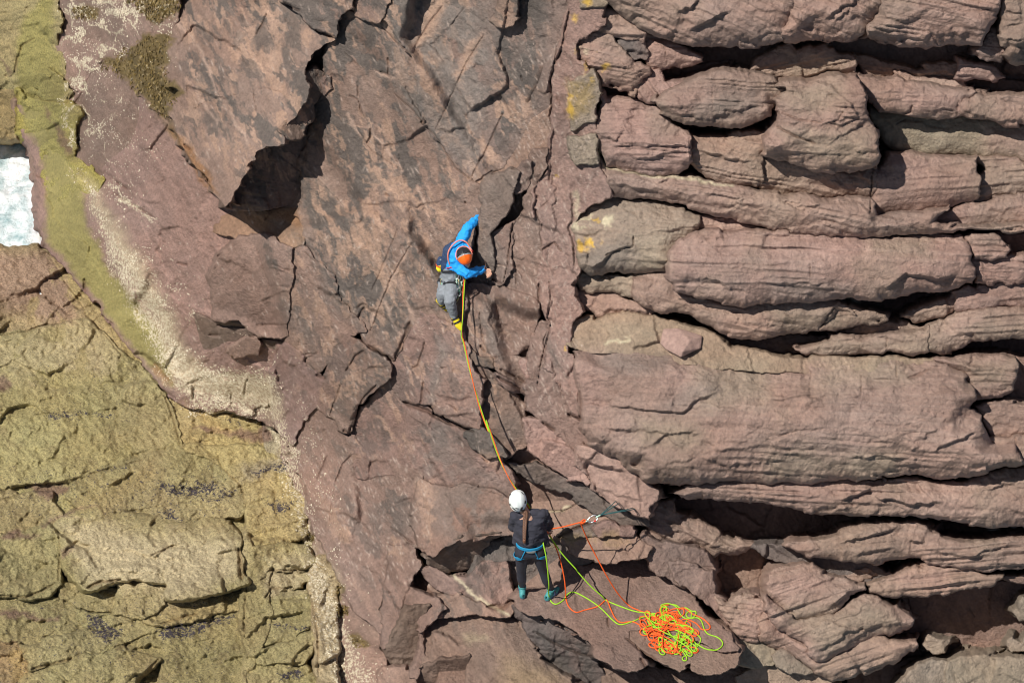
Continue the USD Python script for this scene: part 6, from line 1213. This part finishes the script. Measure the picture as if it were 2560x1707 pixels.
G_LOOPS = ('R: 1130,640 1250,720 1340,560 1440,540 1540,532 1620,590 1660,690 1700,800 1780,880 1960,940 2060,1030 2060,1120 1960,1200 1840,1208 1700,1180 1540,1090 1400,990 1240,900', 'R: 900,420 880,320 800,310 782,270 860,240 960,240 1080,290 1140,380 1200,480 1280,540 1350,555', 'R: 1000,250 1100,270 1180,330 1300,325 1420,390 1500,400 1510,460 1440,530 1350,530 1305,470 1360,400 1420,420 1410,540', 'R: 900,1000 740,950 750,1080 830,1170 940,1185 1050,1120 1110,980 1115,850', 'R: 1000,1140 1080,1140 1110,1220 1200,1230 1240,1180', 'R: 1060,1030 1120,1130 1260,1230 1380,1275 1480,1220 1515,1100 1440,960', 'R: 540,450 640,440 720,490 880,600 1000,590', 'R: 1350,790 1500,860 1610,970 1580,1080 1540,1140', 'R: 400,790 440,820 520,800', 'R: 520,620 740,560 800,470 870,460 900,540')
O_LOOPS = ('R: 1100,440 1200,330 1300,350 1390,420 1480,470 1640,540 1760,640 1810,720 1770,780 1640,775 1560,690 1500,640 1340,570 1220,570', 'R: 940,262 840,275 770,320 760,400 860,430 1000,410 1120,400', 'R: 640,780 450,750 350,790 345,860 420,905 560,880 680,860', 'R: 720,900 520,880 510,950 560,1010 740,1020', 'R: 1180,1180 1080,1180 1080,1240 1180,1270 1260,1220', 'R: 1380,1150 1500,1160 1560,1210 1520,1265 1440,1260 1300,1190', 'R: 920,390 1080,340 1230,350 1260,440 1180,520', 'R: 850,1080 940,1150 1060,1130', 'R: 500,700 720,540 960,560 1150,600 1330,750', 'R: 640,660 900,640 1150,720 1340,800', 'R: 560,760 800,820 960,750 1200,760 1320,700', 'R: 1100,430 1120,520 1040,560')
for lp in G_LOOPS:
    strand(green, 'loop', [(x, y, ('g', .012 + .075 * max(0, 1 - math.hypot((x - 1676) / 62, (y - 1583) / 44)))) for x, y in P(lp)], 'rope_green', .008)
for lp in O_LOOPS:
    strand(orange, 'loop', [(x, y, ('g', .014 + .085 * max(0, 1 - math.hypot((x - 1676) / 62, (y - 1583) / 44)))) for x, y in P(lp)], 'rope_orange', .008)

# loose stone lying on the big ledge
sp = P('7: 1020,795 1040,692 1150,690 1310,742 1300,825 1160,888 1060,835'); top = [at(x, y, surf(x, y) + k) for (x, y), k in zip(sp, (.05, .02, .03, .05, .05, .14, .12))] + [at(*P('7: 1175,850')[0], surf(*P('7: 1175,850')[0]) + .20), at(*P('7: 1225,770')[0], surf(*P('7: 1225,770')[0]) + .17)]
low = [at(x, y, surf(x, y) - .06) for x, y in sp]
st_ = Manifold.hull_points(np.array(top + low)).refine_to_length(.02).to_mesh(); stn = trimesh.Trimesh(st_.vert_properties[:, :3].astype(float), st_.tri_verts); trimesh.smoothing.filter_taubin(stn, iterations=3)
from meshkit import fbm as f3
stn = trimesh.Trimesh(stn.vertices + stn.vertex_normals * (f3(stn.vertices * 14, 4, 3) - .5)[:, None] * .022, stn.faces)
ls = usdkit.mesh(stage, '/World/loose_stone', stn, MAT['loose_pink'], smooth=35); tag(ls, 'angular pink loose stone lying on the wide ledge under the overhanging beds', 'stone')

# weed tufts and barnacle crust: nobody could count them
def scatter(field_pts, n, seed):
    r = np.random.RandomState(seed); out = []
    for poly in field_pts:
        lo, hi = poly.min(0), poly.max(0); k = 0
        while k < n:
            x, y = r.uniform(lo, hi); q = poly_sd(np.array([x + 34 * noise(np.array([x / 26]), np.array([y / 26]), 3)[0]]), np.array([y + 34 * noise(np.array([x / 26]), np.array([y / 26]), 8)[0]]), poly)[0]
            k += 1
            if q > -2: out.append((x, y))
    return np.array(out)
wp = scatter([P(t) for t in ('1: 690,430 850,380 1000,255 1175,255 1110,500 1220,640 1165,720 1165,820 1080,770 1010,690 900,570 800,510', '1: 850,-80 900,20 1010,90 1050,160 1190,130 1255,-100')], 2600, 1)
wp2 = scatter([P(t) for t in ('1: 500,75 590,45 680,75 660,125 570,110', '10: 555,890 605,900 600,970 570,1010', '10: 560,1030 640,1040 630,1110 570,1110', '10: 640,1240 720,1230 790,1290 740,1320 700,1290 640,1300', '10: 345,540 400,530 395,590 350,570')], 260, 2); wp = np.vstack([wp, wp2])
r = np.random.RandomState(9); X0 = np.array([at(x, y, surf(x, y)) for x, y in wp]); n = len(X0)
d1 = r.normal(0, 1, (n, 3)) + BCK * .9 - np.array([0, 0, .9]); d1 /= np.linalg.norm(d1, axis=1, keepdims=True); sd_ = np.cross(d1, r.normal(0, 1, (n, 3))); sd_ /= np.linalg.norm(sd_, axis=1, keepdims=True); Lw = r.uniform(.02, .055, (n, 1)); ww_ = r.uniform(.006, .014, (n, 1))
bend = np.array([0, 0, -1.]) * Lw * .5
V = np.stack([X0 - sd_ * ww_ * .6, X0 + sd_ * ww_ * .6, X0 + d1 * Lw * .6 + sd_ * ww_, X0 + d1 * Lw * .6 - sd_ * ww_, X0 + d1 * Lw + bend + BCK * .01], 1).reshape(-1, 3); b5 = np.arange(n)[:, None] * 5
F5 = np.vstack([b5 + [0, 1, 2], b5 + [0, 2, 3], b5 + [3, 2, 4]])
sw = usdkit.mesh(stage, '/World/seaweed', (V, F5), MAT['weed']); tag(sw, 'olive brown seaweed hanging in ragged patches on the splash zone rock', 'seaweed', kind='stuff')
# barnacles
prob = np.clip(BARN, 0, 1) * np.clip(.30 + 3.4 * fbm(X + WX, Y + WY, 34, 4, 71, .65), 0, 1.3); r = np.random.RandomState(12); pick = r.rand(*prob.shape) < prob ** 1.5 * .8; pick &= (X > -60) & (X < 1100)
jj, ii = np.nonzero(pick); bx = X[jj, ii] + r.uniform(-1.2, 1.2, len(ii)); by = Y[jj, ii] + r.uniform(-1.2, 1.2, len(ii)); bhh = ndimage.map_coordinates(HMAX, [(by - GY[0]) / STEP, (bx - GX[0]) / STEP], order=1)
pw = at(bx, by, bhh); gw = at(X, Y, HMAX); nn = np.cross(np.gradient(gw, axis=0), np.gradient(gw, axis=1)); nn /= np.linalg.norm(nn, axis=-1, keepdims=True) + 1e-9; nb_ = nn[jj, ii]; nb_ *= np.sign((nb_ @ BCK))[:, None]
s_ = r.uniform(.005, .0125, (len(ii), 1)) * (1 + .5 * (r.rand(len(ii), 1) < .1)); t1 = np.cross(nb_, [.3, .2, .9]); t1 /= np.linalg.norm(t1, axis=1, keepdims=True); t2 = np.cross(nb_, t1); ring = []
for k in range(5): a = 2 * math.pi * k / 5; ring.append(pw + (t1 * math.cos(a) + t2 * math.sin(a)) * s_ - nb_ * .002)
V = np.stack(ring + [pw + nb_ * s_ * .8], 1).reshape(-1, 3); b6 = np.arange(len(ii))[:, None] * 6
bm = usdkit.mesh(stage, '/World/barnacles', (V, np.vstack([b6 + [k, (k + 1) % 5, 5] for k in range(5)])), MAT['barnacle']); tag(bm, 'pale barnacles crusted thickly along the foot of the cliff above the gully', 'barnacles', kind='stuff')
print('barnacles', len(ii), 'weed', n)
